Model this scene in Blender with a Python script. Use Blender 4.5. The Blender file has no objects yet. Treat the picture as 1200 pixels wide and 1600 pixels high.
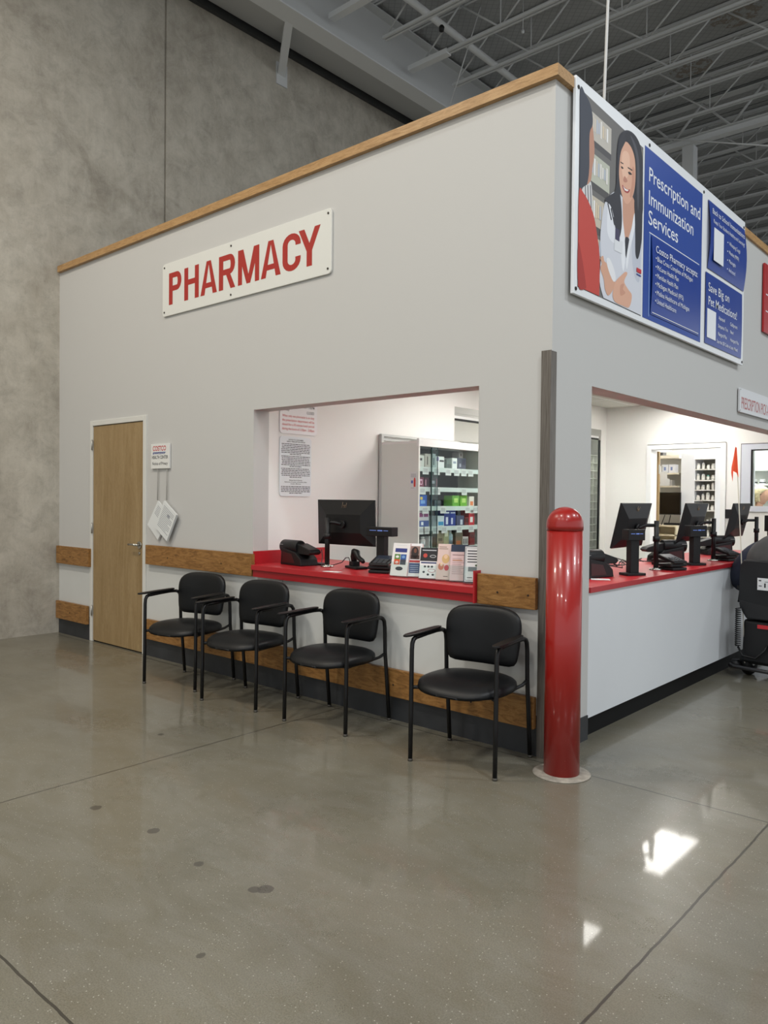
import bpy, bmesh, math, random
from mathutils import Vector, Matrix, Euler
random.seed(7)
sc = bpy.context.scene
C = sc.collection
R = math.radians

# ------------------------------------------------------------------ camera
CAM = Vector((2.1116, -3.7554, 1.42))
YAW, PITCH, ROLL, FPX = R(-41.4673), R(-1.0483), R(0.5618), 1207.26
Fv = Vector((math.sin(YAW)*math.cos(PITCH), math.cos(YAW)*math.cos(PITCH), math.sin(PITCH)))
R0 = Vector((math.cos(YAW), -math.sin(YAW), 0)); U0 = R0.cross(Fv)
Rv = math.cos(ROLL)*R0 + math.sin(ROLL)*U0
Uv = -math.sin(ROLL)*R0 + math.cos(ROLL)*U0
cam_d = bpy.data.cameras.new('camera'); cam = bpy.data.objects.new('camera', cam_d); C.objects.link(cam)
m = Matrix.Identity(4)
for i in range(3):
    m[i][0] = Rv[i]; m[i][1] = Uv[i]; m[i][2] = -Fv[i]; m[i][3] = CAM[i]
cam.matrix_world = m
cam_d.sensor_fit = 'HORIZONTAL'; cam_d.sensor_width = 36.0; cam_d.lens = 36.0*FPX/1200.0
cam_d.clip_start = 0.05; cam_d.clip_end = 200
sc.camera = cam
def pix(u, v, ax, val):
    """point of the photograph's pixel on the plane axis=val (measuring tool for flat surfaces)"""
    d = Fv + Rv*((u-600)/FPX) - Uv*((v-800)/FPX)
    return CAM + d*((val-CAM[ax])/d[ax])

# ------------------------------------------------------------------ light
sc.view_settings.view_transform = 'Standard'; sc.view_settings.look = 'None'
sc.view_settings.gamma = 1.0; sc.view_settings.use_curve_mapping = False
sc.view_settings.exposure = 0.10
W = bpy.data.worlds.new('world'); sc.world = W; W.use_nodes = True
bg = W.node_tree.nodes['Background']; bg.inputs[0].default_value = (0.93, 0.97, 1.0, 1); bg.inputs[1].default_value = 0.90
HB_Z = 7.0
HIGH_BAYS = [(-3.9,-3.6,150,(1,.92,.80)), (-0.4,-3.4,85,(1,.96,.88)), (-2.0,-7.5,115,(1,.95,.86)), (1.6,-7.0,110,(1,.97,.9)),
             (3.6,-2.0,165,(.93,.97,1)), (4.6,2.6,175,(.90,.96,1)), (4.6,7.0,80,(.90,.96,1)), (5.5,-6.0,80,(.95,.98,1))]
for (x, y, p, c) in HIGH_BAYS:
    ld = bpy.data.lights.new('high_bay_light', 'AREA'); ld.shape = 'RECTANGLE'; ld.size = 0.6; ld.size_y = 0.4
    ld.energy = p; ld.color = c
    lo = bpy.data.objects.new('high_bay_light', ld); C.objects.link(lo); lo.location = (x, y, HB_Z)
TROFFER_STRENGTH = 16.5

# ------------------------------------------------------------------ materials
def s2l(c):
    return tuple(((v/255.0)/12.92 if v/255.0 <= .04045 else ((v/255.0+.055)/1.055)**2.4) for v in c) + (1.0,)
_mc = {}
def mat(name, rgb, rough=.5, metal=0.0, spec=.5, emit=0, noise=0.0, nscale=8.0, bump=0.0, bscale=200.0, coat=0.0):
    key = name
    if key in _mc: return _mc[key]
    M = bpy.data.materials.new(name); M.use_nodes = True; nt = M.node_tree
    b = nt.nodes['Principled BSDF']; col = s2l(rgb)
    b.inputs['Base Color'].default_value = col; b.inputs['Roughness'].default_value = rough
    b.inputs['Metallic'].default_value = metal; b.inputs['Specular IOR Level'].default_value = spec
    b.inputs['Coat Weight'].default_value = coat
    tc = nt.nodes.new('ShaderNodeTexCoord')
    if emit:
        b.inputs['Emission Color'].default_value = col; b.inputs['Emission Strength'].default_value = emit
    if noise:
        n = nt.nodes.new('ShaderNodeTexNoise'); n.inputs['Scale'].default_value = nscale; n.inputs['Detail'].default_value = 4
        nt.links.new(tc.outputs['Object'], n.inputs['Vector'])
        r = nt.nodes.new('ShaderNodeValToRGB')
        r.color_ramp.elements[0].position = .3; r.color_ramp.elements[1].position = .7
        r.color_ramp.elements[0].color = tuple(v*(1-noise) for v in col[:3]) + (1,)
        r.color_ramp.elements[1].color = tuple(min(1, v*(1+noise)) for v in col[:3]) + (1,)
        nt.links.new(n.outputs['Fac'], r.inputs['Fac']); nt.links.new(r.outputs['Color'], b.inputs['Base Color'])
    if bump:
        n2 = nt.nodes.new('ShaderNodeTexNoise'); n2.inputs['Scale'].default_value = bscale
        nt.links.new(tc.outputs['Object'], n2.inputs['Vector'])
        bp_ = nt.nodes.new('ShaderNodeBump'); bp_.inputs['Strength'].default_value = bump; bp_.inputs['Distance'].default_value = .002
        nt.links.new(n2.outputs['Fac'], bp_.inputs['Height']); nt.links.new(bp_.outputs['Normal'], b.inputs['Normal'])
    _mc[key] = M; return M
def flat(rgb, rough=.55):
    return mat('print_%02x%02x%02x' % tuple(rgb), rgb, rough)

class NT:
    """tiny node helper"""
    def __init__(s, name):
        s.M = bpy.data.materials.new(name); s.M.use_nodes = True; s.nt = s.M.node_tree; s.b = s.nt.nodes['Principled BSDF']
        s.tc = s.n('ShaderNodeTexCoord')
    def n(s, t, **kw):
        o = s.nt.nodes.new(t)
        for k, v in kw.items(): setattr(o, k, v)
        return o
    def l(s, a, b): s.nt.links.new(a, b)
    def mapping(s, scale=(1,1,1), rot=(0,0,0)):
        mp = s.n('ShaderNodeMapping'); mp.inputs['Scale'].default_value = scale; mp.inputs['Rotation'].default_value = rot
        s.l(s.tc.outputs['Object'], mp.inputs['Vector']); return mp.outputs['Vector']
    def noise(s, vec, scale, detail=4, rough=.5, dist=0):
        n = s.n('ShaderNodeTexNoise'); n.inputs['Scale'].default_value = scale; n.inputs['Detail'].default_value = detail
        n.inputs['Roughness'].default_value = rough; n.inputs['Distortion'].default_value = dist
        s.l(vec, n.inputs['Vector']); return n.outputs['Fac']
    def ramp(s, fac, stops):
        r = s.n('ShaderNodeValToRGB'); e = r.color_ramp.elements
        while len(e) < len(stops): e.new(.5)
        for i, (p, c) in enumerate(stops):
            e[i].position = p; e[i].color = c if len(c) == 4 else s2l(c)
        s.l(fac, r.inputs['Fac']); return r.outputs['Color']
    def mix(s, fac, a, b, mode='MIX'):
        x = s.n('ShaderNodeMix'); x.data_type = 'RGBA'; x.blend_type = mode
        if isinstance(fac, float): x.inputs[0].default_value = fac
        else: s.l(fac, x.inputs[0])
        for i, q in ((6, a), (7, b)):
            if isinstance(q, tuple): x.inputs[i].default_value = q
            else: s.l(q, x.inputs[i])
        return x.outputs[2]
    def math(s, op, a, b=0.0, c=0.0):
        x = s.n('ShaderNodeMath', operation=op)
        for i, q in enumerate((a, b, c)):
            if isinstance(q, (int, float)): x.inputs[i].default_value = q
            else: s.l(q, x.inputs[i])
        return x.outputs[0]
    def bump(s, h, st=.3, dist=.01):
        x = s.n('ShaderNodeBump'); x.inputs['Strength'].default_value = st; x.inputs['Distance'].default_value = dist
        s.l(h, x.inputs['Height']); s.l(x.outputs['Normal'], s.b.inputs['Normal'])

BW = lambda v: (v, v, v, 1)
def floor_material():
    t = NT('polished_concrete'); o = t.tc.outputs['Object']
    base = t.ramp(t.noise(o, .7, 6, .6, .4), [(.30, (102,98,84)), (.5, (115,110,95)), (.72, (126,121,106))])
    cloud = t.ramp(t.noise(t.mapping((1.6, 3.5, 1)), 1.7, 8, .65, 1.2), [(.40, BW(.0)), (.62, BW(1))])
    c = t.mix(t.math('MULTIPLY', cloud, .30), base, s2l((134,132,124)))
    grain = t.ramp(t.noise(o, 190, 4, .75), [(.38, BW(.72)), (.64, BW(1.18))])
    c = t.mix(1.0, c, grain, 'MULTIPLY')
    v = t.n('ShaderNodeTexVoronoi'); v.inputs['Scale'].default_value = 75; t.l(o, v.inputs['Vector'])
    sp = t.math('LESS_THAN', v.outputs['Distance'], .16)
    sel = t.n('ShaderNodeSeparateColor'); t.l(v.outputs['Color'], sel.inputs[0])
    sp = t.math('MULTIPLY', sp, t.math('GREATER_THAN', sel.outputs[0], .60))
    c = t.mix(t.math('MULTIPLY', sp, .62), c, s2l((190,187,176)))
    v2 = t.n('ShaderNodeTexVoronoi'); v2.inputs['Scale'].default_value = 120; t.l(o, v2.inputs['Vector'])
    sel2 = t.n('ShaderNodeSeparateColor'); t.l(v2.outputs['Color'], sel2.inputs[0])
    dk = t.math('MULTIPLY', t.math('LESS_THAN', v2.outputs['Distance'], .2), t.math('GREATER_THAN', sel2.outputs[1], .7))
    c = t.mix(t.math('MULTIPLY', dk, .4), c, s2l((92,88,80)))
    # saw-cut joints on a 2.69 m grid
    xyz = t.n('ShaderNodeSeparateXYZ'); t.l(o, xyz.inputs[0])
    wob = t.math('MULTIPLY', t.math('SUBTRACT', t.noise(o, 9, 3), .5), .012)
    def line(coord, at):
        return t.math('LESS_THAN', t.math('ABSOLUTE', t.math('ADD', t.math('SUBTRACT', coord, at), wob)), .0046)
    j = None
    for at in (-1.54, 1.155, 3.85):
        q = line(xyz.outputs[0], at); j = q if j is None else t.math('MAXIMUM', j, q)
    ymask = t.math('LESS_THAN', xyz.outputs[1], 0.0)
    for at in (-.077, -2.767, -5.46): j = t.math('MAXIMUM', j, line(xyz.outputs[1], at))
    xm = t.math('GREATER_THAN', xyz.outputs[0], -8.0)
    c = t.mix(t.math('MULTIPLY', j, .9), c, s2l((50,46,40)))
    # small dark spots
    for (sx, sy, sr) in ((-.035,-1.955,.030), (-.062,-1.985,.022), (-.762,-1.959,.026), (-.373,-2.005,.020), (.134,-2.349,.014), (-1.166,-2.002,.026), (-1.9,-1.2,.02)):
        dx = t.math('SUBTRACT', xyz.outputs[0], sx); dy = t.math('SUBTRACT', xyz.outputs[1], sy)
        d = t.math('SQRT', t.math('ADD', t.math('MULTIPLY', dx, dx), t.math('MULTIPLY', dy, dy)))
        d = t.math('ADD', d, t.math('MULTIPLY', t.math('SUBTRACT', t.noise(o, 40, 3), .5), .02))
        c = t.mix(t.math('MULTIPLY', t.math('LESS_THAN', d, sr), .8), c, s2l((66,62,55)))
    t.l(c, t.b.inputs['Base Color'])
    rg = t.ramp(t.noise(o, 1.3, 5, .6), [(.35, BW(.22)), (.7, BW(.34))])
    rg2 = t.mix(t.math('MULTIPLY', t.noise(o, 220, 2), .25), rg, BW(.5))
    t.l(rg2, t.b.inputs['Roughness']); t.b.inputs['Specular IOR Level'].default_value = .5
    t.b.inputs['Coat Roughness'].default_value = .05
    cw = t.ramp(t.noise(o, 190, 4, .75), [(.36, BW(.12)), (.62, BW(.62))]); t.l(cw, t.b.inputs['Coat Weight'])
    t.bump(t.noise(o, 6, 3), .03, .002)
    return t.M
def concrete_material():
    t = NT('cast_concrete'); o = t.tc.outputs['Object']
    c = t.ramp(t.noise(o, .9, 8, .62, .6), [(.28, (148,141,129)), (.5, (172,166,154)), (.74, (193,187,175))])
    c2 = t.ramp(t.noise(t.mapping((1,1,1)), 3.2, 9, .7, 1.0), [(.42, BW(.0)), (.7, BW(1))])
    c = t.mix(t.math('MULTIPLY', c2, .5), c, s2l((206,201,190)))
    c3 = t.ramp(t.noise(o, 5.5, 10, .78, .5), [(.36, BW(.84)), (.5, BW(1.0)), (.66, BW(1.09))]); c = t.mix(1.0, c, c3, 'MULTIPLY')
    st = t.ramp(t.noise(t.mapping((1, 7, .8)), 2.0, 7, .7, .8), [(.35, BW(.95)), (.7, BW(1.03))])
    c = t.mix(1.0, c, st, 'MULTIPLY')
    pit = t.ramp(t.noise(o, 55, 3, .6), [(.26, BW(.70)), (.34, BW(1))])
    c = t.mix(1.0, c, pit, 'MULTIPLY')
    t.l(c, t.b.inputs['Base Color']); t.b.inputs['Roughness'].default_value = .85
    t.bump(t.noise(o, 20, 8, .7), .25, .01)
    return t.M
def wood_material(name, cols, scale=(1.2, 22, 22), ring=3.2, rough=.42, detail=6):
    t = NT(name); v = t.mapping(scale)
    n = t.noise(v, ring, detail, .62, 1.6)
    c = t.ramp(n, [(.30, cols[0]), (.5, cols[1]), (.72, cols[2])])
    fine = t.ramp(t.noise(t.mapping(tuple(s*5 for s in scale)), 6, 3), [(.35, BW(.86)), (.65, BW(1.06))])
    c = t.mix(1.0, c, fine, 'MULTIPLY')
    t.l(c, t.b.inputs['Base Color']); t.b.inputs['Roughness'].default_value = rough
    t.b.inputs['Specular IOR Level'].default_value = .35
    return t.M
def tile_material():
    t = NT('ceiling_tile'); xyz = t.n('ShaderNodeSeparateXYZ'); t.l(t.tc.outputs['Object'], xyz.inputs[0])
    gx = t.math('LESS_THAN', t.math('ABSOLUTE', t.math('SUBTRACT', t.math('FRACT', t.math('DIVIDE', xyz.outputs[0], .61)), .5)), .02)
    gy = t.math('LESS_THAN', t.math('ABSOLUTE', t.math('SUBTRACT', t.math('FRACT', t.math('DIVIDE', xyz.outputs[1], .61)), .5)), .02)
    g = t.math('MAXIMUM', gx, gy)
    c = t.mix(g, s2l((214,213,206)), s2l((238,238,236)))
    t.l(c, t.b.inputs['Base Color']); t.b.inputs['Roughness'].default_value = .8
    return t.M
def deck_material():
    t = NT('roof_deck'); o = t.tc.outputs['Object']
    c = t.ramp(t.noise(o, .5, 5, .6), [(.3, (158,160,161)), (.7, (182,184,185))])
    xyz = t.n('ShaderNodeSeparateXYZ'); t.l(o, xyz.inputs[0])
    a = t.math('ADD', xyz.outputs[0], xyz.outputs[1]); b = t.math('SUBTRACT', xyz.outputs[0], xyz.outputs[1])
    def net(q): return t.math('LESS_THAN', t.math('FRACT', t.math('MULTIPLY', q, 9.0)), .13)
    w = t.math('MAXIMUM', net(a), net(b))
    seam = t.math('LESS_THAN', t.math('FRACT', t.math('MULTIPLY', t.math('ADD', xyz.outputs[1], t.math('MULTIPLY', t.noise(o, 3, 2), .03)), 1/.73)), .035)
    c = t.mix(t.math('MULTIPLY', w, .35), c, s2l((116,118,120)))
    c = t.mix(t.math('MULTIPLY', seam, .8), c, s2l((64,66,68)))
    # rusty water stains
    for (sx, sy, rr) in ((-1.25, 6.85, .34), (-2.15, 7.75, .30)):
        dx = t.math('SUBTRACT', xyz.outputs[0], sx); dy = t.math('SUBTRACT', xyz.outputs[1], sy)
        d = t.math('SQRT', t.math('ADD', t.math('MULTIPLY', dx, dx), t.math('MULTIPLY', dy, dy)))
        k = t.math('MULTIPLY', t.math('LESS_THAN', d, rr), t.math('GREATER_THAN', t.noise(o, 9, 4, .7), .50))
        c = t.mix(t.math('MULTIPLY', k, .55), c, s2l((120,100,72)))
    t.l(c, t.b.inputs['Base Color']); t.b.inputs['Roughness'].default_value = .9
    t.bump(t.noise(o, 14, 4), .5, .03)
    return t.M
def glass_material():
    M = bpy.data.materials.new('clear_glass'); M.use_nodes = True; nt = M.node_tree
    for n in list(nt.nodes): nt.nodes.remove(n)
    out = nt.nodes.new('ShaderNodeOutputMaterial'); mx = nt.nodes.new('ShaderNodeMixShader')
    tr = nt.nodes.new('ShaderNodeBsdfTransparent'); tr.inputs[0].default_value = (.93, .97, .96, 1)
    gl = nt.nodes.new('ShaderNodeBsdfGlossy'); gl.inputs['Roughness'].default_value = .02
    lw = nt.nodes.new('ShaderNodeLayerWeight'); lw.inputs[0].default_value = .5
    pw = nt.nodes.new('ShaderNodeMath'); pw.operation = 'POWER'; pw.inputs[1].default_value = 5.0
    ma = nt.nodes.new('ShaderNodeMath'); ma.operation = 'MULTIPLY_ADD'; ma.inputs[1].default_value = .9; ma.inputs[2].default_value = .025
    nt.links.new(lw.outputs['Facing'], pw.inputs[0]); nt.links.new(pw.outputs[0], ma.inputs[0])
    nt.links.new(ma.outputs[0], mx.inputs[0]); nt.links.new(tr.outputs[0], mx.inputs[1]); nt.links.new(gl.outputs[0], mx.inputs[2])
    nt.links.new(mx.outputs[0], out.inputs[0]); return M
def steel_material():
    t = NT('brushed_steel'); n = t.noise(t.mapping((60, 60, 1.5)), 4, 3)
    t.l(t.ramp(n, [(.3, (104,98,92)), (.7, (140,134,127))]), t.b.inputs['Base Color'])
    t.b.inputs['Metallic'].default_value = .85; t.b.inputs['Roughness'].default_value = .42
    return t.M
def bollard_material():
    t = NT('red_bollard_plastic'); o = t.tc.outputs['Object']
    xyz = t.n('ShaderNodeSeparateXYZ'); t.l(o, xyz.inputs[0])
    low = t.math('LESS_THAN', xyz.outputs[2], .5)
    sc1 = t.math('GREATER_THAN', t.noise(t.mapping((30, 30, 60)), 1.2, 4, .6), .70)
    c = t.mix(t.math('MULTIPLY', t.math('MULTIPLY', sc1, low), .45), s2l((156,25,20)), s2l((205,120,105)))
    t.l(c, t.b.inputs['Base Color']); t.b.inputs['Roughness'].default_value = .30
    t.b.inputs['Coat Weight'].default_value = .3
    return t.M

M_floor = floor_material(); M_conc = concrete_material(); M_tile = tile_material(); M_deck = deck_material()
M_glass = glass_material(); M_steel = steel_material(); M_boll = bollard_material()
M_oak = wood_material('oak_trim', [(146,110,68), (176,138,92), (194,158,112)], (2.0, 20, 20))
M_oak_y = wood_material('oak_trim_lengthwise', [(150,110,64), (184,142,90), (204,164,112)], (20, 2.0, 20))
M_board = wood_material('oak_bumper_board', [(108,74,38), (146,104,56), (168,126,74)], (3.0, 20, 14), 2.4)
M_birch = wood_material('birch_veneer', [(144,119,80), (155,130,92), (166,142,103)], (9, 9, .9), 1.6, .40, 4)
M_wall = mat('painted_wall_grey', (196,195,192), .62, bump=.12, bscale=90)
M_wallr = M_wall
M_frp = mat('white_wall_panel', (206,207,204), .35, bump=.15, bscale=160, noise=.03, nscale=2)
M_white = mat('white_paint', (232,231,228), .55)
M_inner = mat('interior_white_paint', (234,233,230), .6)
M_frame = mat('door_frame_white', (214,213,207), .45)
M_red = mat('red_laminate', (178,34,42), .32, noise=.04, nscale=30)
M_black = mat('black_plastic', (13,13,15), .48, spec=.4)
M_blackg = mat('black_gloss', (10,10,13), .15)
M_kick = mat('black_kickboard', (10,10,11), .6, spec=.2)
M_rub = mat('dark_rubber_base', (48,50,53), .5, noise=.25, nscale=6)
M_vinyl = mat('black_vinyl', (11,13,16), .42, spec=.32, bump=.15, bscale=500)
M_tube = mat('black_powder_coat', (12,12,14), .42, spec=.4)
M_chrome = mat('satin_chrome', (190,188,182), .25, 1.0)
M_alu = mat('aluminium', (176,176,172), .4, .7)
M_signw = mat('white_sign', (222,222,216), .4)
M_ltr = mat('sign_red_letter', (168,40,32), .4)
M_ink = mat('ink_black', (34,34,38), .6)
M_paper = mat('paper_white', (222,224,223), .7)
M_cab = mat('cabinet_grey_panel', (222,225,219), .5)
M_dark = mat('cabinet_dark_back', (48,50,50), .6)
M_steelgrey = mat('painted_joist_steel', (204,206,207), .6)
M_beam = mat('painted_beam', (218,220,221), .6)
M_grout = mat('bollard_grout', (160,152,140), .85, noise=.25, nscale=25)
M_clear = glass_material()

# ------------------------------------------------------------------ builders
class MB:
    def __init__(s): s.bm = bmesh.new(); s.mats = []; s.cur = 0
    def use(s, m):
        if m not in s.mats: s.mats.append(m)
        s.cur = s.mats.index(m); return s
    def _tag(s, faces):
        for f in faces: f.material_index = s.cur
    def box(s, x0, x1, y0, y1, z0, z1, bev=0.0):
        r = bmesh.ops.create_cube(s.bm, size=1.0); vs = r['verts']
        for v in vs:
            v.co = Vector(((x0+x1)/2+v.co.x*(x1-x0), (y0+y1)/2+v.co.y*(y1-y0), (z0+z1)/2+v.co.z*(z1-z0)))
        fs = set(f for v in vs for f in v.link_faces); s._tag(fs)
        if bev > 0:
            es = set(e for v in vs for e in v.link_edges)
            q = bmesh.ops.bevel(s.bm, geom=list(es), offset=bev, segments=2, affect='EDGES', profile=.6); s._tag(q['faces'])
        return s
    def prism(s, poly, d):
        """poly: list of 3D points (planar), extruded by vector d"""
        vs = [s.bm.verts.new(p) for p in poly]; d = Vector(d)
        ws = [s.bm.verts.new(Vector(p)+d) for p in poly]; n = len(vs); fs = []
        fs.append(s.bm.faces.new(vs)); fs.append(s.bm.faces.new(list(reversed(ws))))
        for i in range(n): fs.append(s.bm.faces.new((vs[i], ws[i], ws[(i+1) % n], vs[(i+1) % n])))
        s._tag(fs); return s
    def face(s, poly):
        f = s.bm.faces.new([s.bm.verts.new(p) for p in poly]); s._tag([f]); return s
    def cyl(s, p0, p1, r0, r1=None, seg=20, cap=True):
        r1 = r0 if r1 is None else r1; p0 = Vector(p0); p1 = Vector(p1); ax = (p1-p0).normalized()
        a = ax.orthogonal().normalized(); b = ax.cross(a); A = []; B = []
        for i in range(seg):
            t = 2*math.pi*i/seg; d = a*math.cos(t)+b*math.sin(t)
            A.append(s.bm.verts.new(p0+d*r0)); B.append(s.bm.verts.new(p1+d*r1))
        fs = []
        for i in range(seg):
            f = s.bm.faces.new((A[i], A[(i+1) % seg], B[(i+1) % seg], B[i])); f.smooth = True; fs.append(f)
        if cap: fs.append(s.bm.faces.new(list(reversed(A)))); fs.append(s.bm.faces.new(B))
        s._tag(fs); return s
    def tube(s, pts, r, seg=10, flat_=1.0, rad=None):
        P = [Vector(p) for p in pts]; n = len(P); rings = []; prev = None
        for i in range(n):
            t = (P[min(i+1, n-1)]-P[max(i-1, 0)]).normalized()
            if prev is None: a = t.orthogonal().normalized()
            else:
                a = prev-t*prev.dot(t); a.normalize()
            prev = a; b = t.cross(a); rr = r if rad is None else rad[i]
            rings.append([s.bm.verts.new(P[i]+(a*math.cos(2*math.pi*k/seg)+b*math.sin(2*math.pi*k/seg)*flat_)*rr) for k in range(seg)])
        fs = []
        for i in range(n-1):
            for k in range(seg):
                f = s.bm.faces.new((rings[i][k], rings[i][(k+1) % seg], rings[i+1][(k+1) % seg], rings[i+1][k])); f.smooth = True; fs.append(f)
        fs.append(s.bm.faces.new(list(reversed(rings[0])))); fs.append(s.bm.faces.new(rings[-1])); s._tag(fs); return s
    def lathe(s, prof, c=(0,0,0), seg=32):
        c = Vector(c); rings = []
        for (r, z) in prof:
            rings.append([s.bm.verts.new(c+Vector((r*math.cos(2*math.pi*k/seg), r*math.sin(2*math.pi*k/seg), z))) for k in range(seg)] if r > 1e-6 else [s.bm.verts.new(c+Vector((0,0,z)))])
        fs = []
        for i in range(len(rings)-1):
            A, B = rings[i], rings[i+1]
            for k in range(seg):
                k2 = (k+1) % seg
                if len(A) == 1 and len(B) == 1: continue
                if len(A) == 1: f = s.bm.faces.new((A[0], B[k2], B[k]))
                elif len(B) == 1: f = s.bm.faces.new((A[k], A[k2], B[0]))
                else: f = s.bm.faces.new((A[k], A[k2], B[k2], B[k]))
                f.smooth = True; fs.append(f)
        if len(rings[0]) > 1: fs.append(s.bm.faces.new(list(reversed(rings[0]))))
        if len(rings[-1]) > 1: fs.append(s.bm.faces.new(rings[-1]))
        s._tag(fs); return s
    def ell(s, c, r, seg=20, rings=14, rot=None):
        q = bmesh.ops.create_uvsphere(s.bm, u_segments=seg, v_segments=rings, radius=1.0); c = Vector(c)
        for v in q['verts']:
            p = Vector((v.co.x*r[0], v.co.y*r[1], v.co.z*r[2]))
            if rot: p = rot @ p
            v.co = c+p
        fs = set(f for v in q['verts'] for f in v.link_faces)
        for f in fs: f.smooth = True
        s._tag(fs); return s
    def text(s, txt, org, du, dv, w=None, h=.1, bold=0.0, n=None):
        """lettering: org = left end of the baseline, du/dv unit vectors, h = cap height, w = full width"""
        me = text_mesh(txt, bold); 
        if not me['v']: return s
        bw = me['w']; k = h/me['cap']; kx = (w/bw) if w else k
        org = Vector(org); du = Vector(du); dv = Vector(dv)
        vs = [s.bm.verts.new(org+du*((x-me['x0'])*kx)+dv*(y*k)) for (x, y) in me['v']]
        fs = []
        for f in me['f']:
            try: fs.append(s.bm.faces.new([vs[i] for i in f]))
            except ValueError: pass
        s._tag(fs); return s
    def build(s, name, m=None, parent=None, smooth=False, loc=None, bevel=0, sub=0):
        me = bpy.data.meshes.new(name); bmesh.ops.recalc_face_normals(s.bm, faces=s.bm.faces[:])
        s.bm.to_mesh(me); s.bm.free()
        if s.mats:
            for q in s.mats: me.materials.append(q)
        elif m: me.materials.append(m)
        if smooth:
            for p in me.polygons: p.use_smooth = True
        o = bpy.data.objects.new(name, me); C.objects.link(o)
        if parent: o.parent = parent
        if loc: o.location = loc
        if bevel:
            md = o.modifiers.new('bevel', 'BEVEL'); md.width = bevel; md.segments = 2; md.limit_method = 'ANGLE'
        if sub:
            md = o.modifiers.new('sub', 'SUBSURF'); md.levels = sub; md.render_levels = sub
        return o
_tc = {}
def text_mesh(txt, bold):
    key = (txt, bold)
    if key in _tc: return _tc[key]
    cu = bpy.data.curves.new('tmp', 'FONT'); cu.body = txt; cu.size = 1.0; cu.offset = bold; cu.resolution_u = 3
    ob = bpy.data.objects.new('tmp', cu); C.objects.link(ob)
    dg = bpy.context.evaluated_depsgraph_get(); me = bpy.data.meshes.new_from_object(ob.evaluated_get(dg))
    vs = [(v.co.x, v.co.y) for v in me.vertices]; fs = [tuple(p.vertices) for p in me.polygons]
    bpy.data.objects.remove(ob); bpy.data.curves.remove(cu); bpy.data.meshes.remove(me)
    x0 = min([v[0] for v in vs] or [0]); x1 = max([v[0] for v in vs] or [1])
    r = dict(v=vs, f=fs, x0=x0, w=max(x1-x0, 1e-3), cap=.70); _tc[key] = r; return r

def tag(o, label=None, cat=None, group=None, kind=None):
    if label: o['label'] = label
    if cat: o['category'] = cat
    if group: o['group'] = group
    if kind: o['kind'] = kind
    return o
def empty(name, loc=(0,0,0), rz=0, label=None, cat=None, group=None):
    o = bpy.data.objects.new(name, None); C.objects.link(o); o.location = loc; o.rotation_euler = (0,0,rz)
    o.empty_display_size = .1
    return tag(o, label, cat, group)
def struct(name, mb, m=None, label=None, **kw):
    o = mb.build(name, m, **kw); return tag(o, label, None, None, 'structure')
def copy_tree(o, parent=None):
    c = o.copy(); C.objects.link(c); c.parent = parent
    for ch in [k for k in bpy.data.objects if k.parent == o]: copy_tree(ch, c)
    return c

# ================================================================== THE SETTING
b = MB(); b.box(-6, 16, -14, 30, -.2, 0); struct('floor', b, M_floor, 'polished grey-brown concrete floor with saw-cut joints')
# tilt-up concrete wall with its vertical joint
b = MB()
b.box(-6.0, -5.68, -12, 1.215, 0, 7.23); b.box(-6.0, -5.68, 1.24, 30, 0, 7.23); b.box(-6.0, -5.70, 1.215, 1.24, 0, 7.23)
struct('wall_left', b, M_conc, 'tall bare cast concrete wall')
# pharmacy front wall (openings: door, counter)
b = MB()
T = .15
b.box(-5.68, -4.985, 0, T, 0, 3.69); b.box(-4.985, -4.06, 0, T, 2.10, 3.69); b.box(-4.06, -2.54, 0, T, 0, 3.69)
b.box(-2.54, -.475, 0, T, 2.08, 3.69); b.box(-2.54, -.475, 0, T, 0, .82); b.box(-.475, 0, 0, T, 0, 3.69)
struct('wall_front', b, M_wall, 'grey painted pharmacy wall with door and counter opening')
b = MB()
b.box(-T, 0, T, .473, 0, 3.69); b.box(-T, 0, .473, 4.9, 2.09, 3.69); b.box(-T, 0, 4.9, 14.0, 0, 3.69)
struct('wall_right', b, M_wall, 'grey painted pharmacy side wall above the long counter')
# back and left inner walls
b = MB()
b.box(-2.54, -1.97, 6.0, 6.15, 0, 2.65); b.box(-1.97, -.99, 6.0, 6.15, 2.14, 2.65); b.box(-.99, -.81, 6.0, 6.15, 0, 2.65)
b.box(-.81, -.16, 6.0, 6.15, 2.10, 2.65); b.box(-.81, -.16, 6.0, 6.15, 0, 1.30)
struct('wall_back', b, M_inner, 'white inner wall with doorway and window')
b = MB()
b.box(-2.66, -2.54, T, 2.57, 0, 2.65); b.box(-2.66, -2.54, 2.57, 5.85, 2.35, 2.65); b.box(-2.56, -2.54, 5.85, 6.15, 0, 2.65)
struct('wall_inner', b, M_inner, 'white inner side wall carrying the notices')
b = MB(); b.box(-4.5, -4.4, T, 8.4, 0, 2.65); b.box(-4.4, -.15, 8.3, 8.4, 0, 2.65); b.box(-2.56, -2.54, 6.15, 8.3, 0, 2.65)
struct('wall_far', b, M_inner, 'white walls of the rooms behind the pharmacy')
b = MB(); b.box(-4.4, -.15, T, 8.3, 2.65, 2.72); struct('ceiling', b, M_tile, 'white suspended tile ceiling inside the pharmacy')
# wood cap along the wall tops
b = MB(); b.box(-5.66, .032, -.035, .146, 3.69, 3.752); b.box(-5.66, .020, .146, .17, 3.69, 3.752); struct('trim_1', b, M_oak, 'oak cap on the front wall top')
b = MB(); b.box(-.17, .020, .17, 14.0, 3.69, 3.752); struct('trim_2', b, M_oak_y, 'oak cap on the side wall top')
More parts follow.
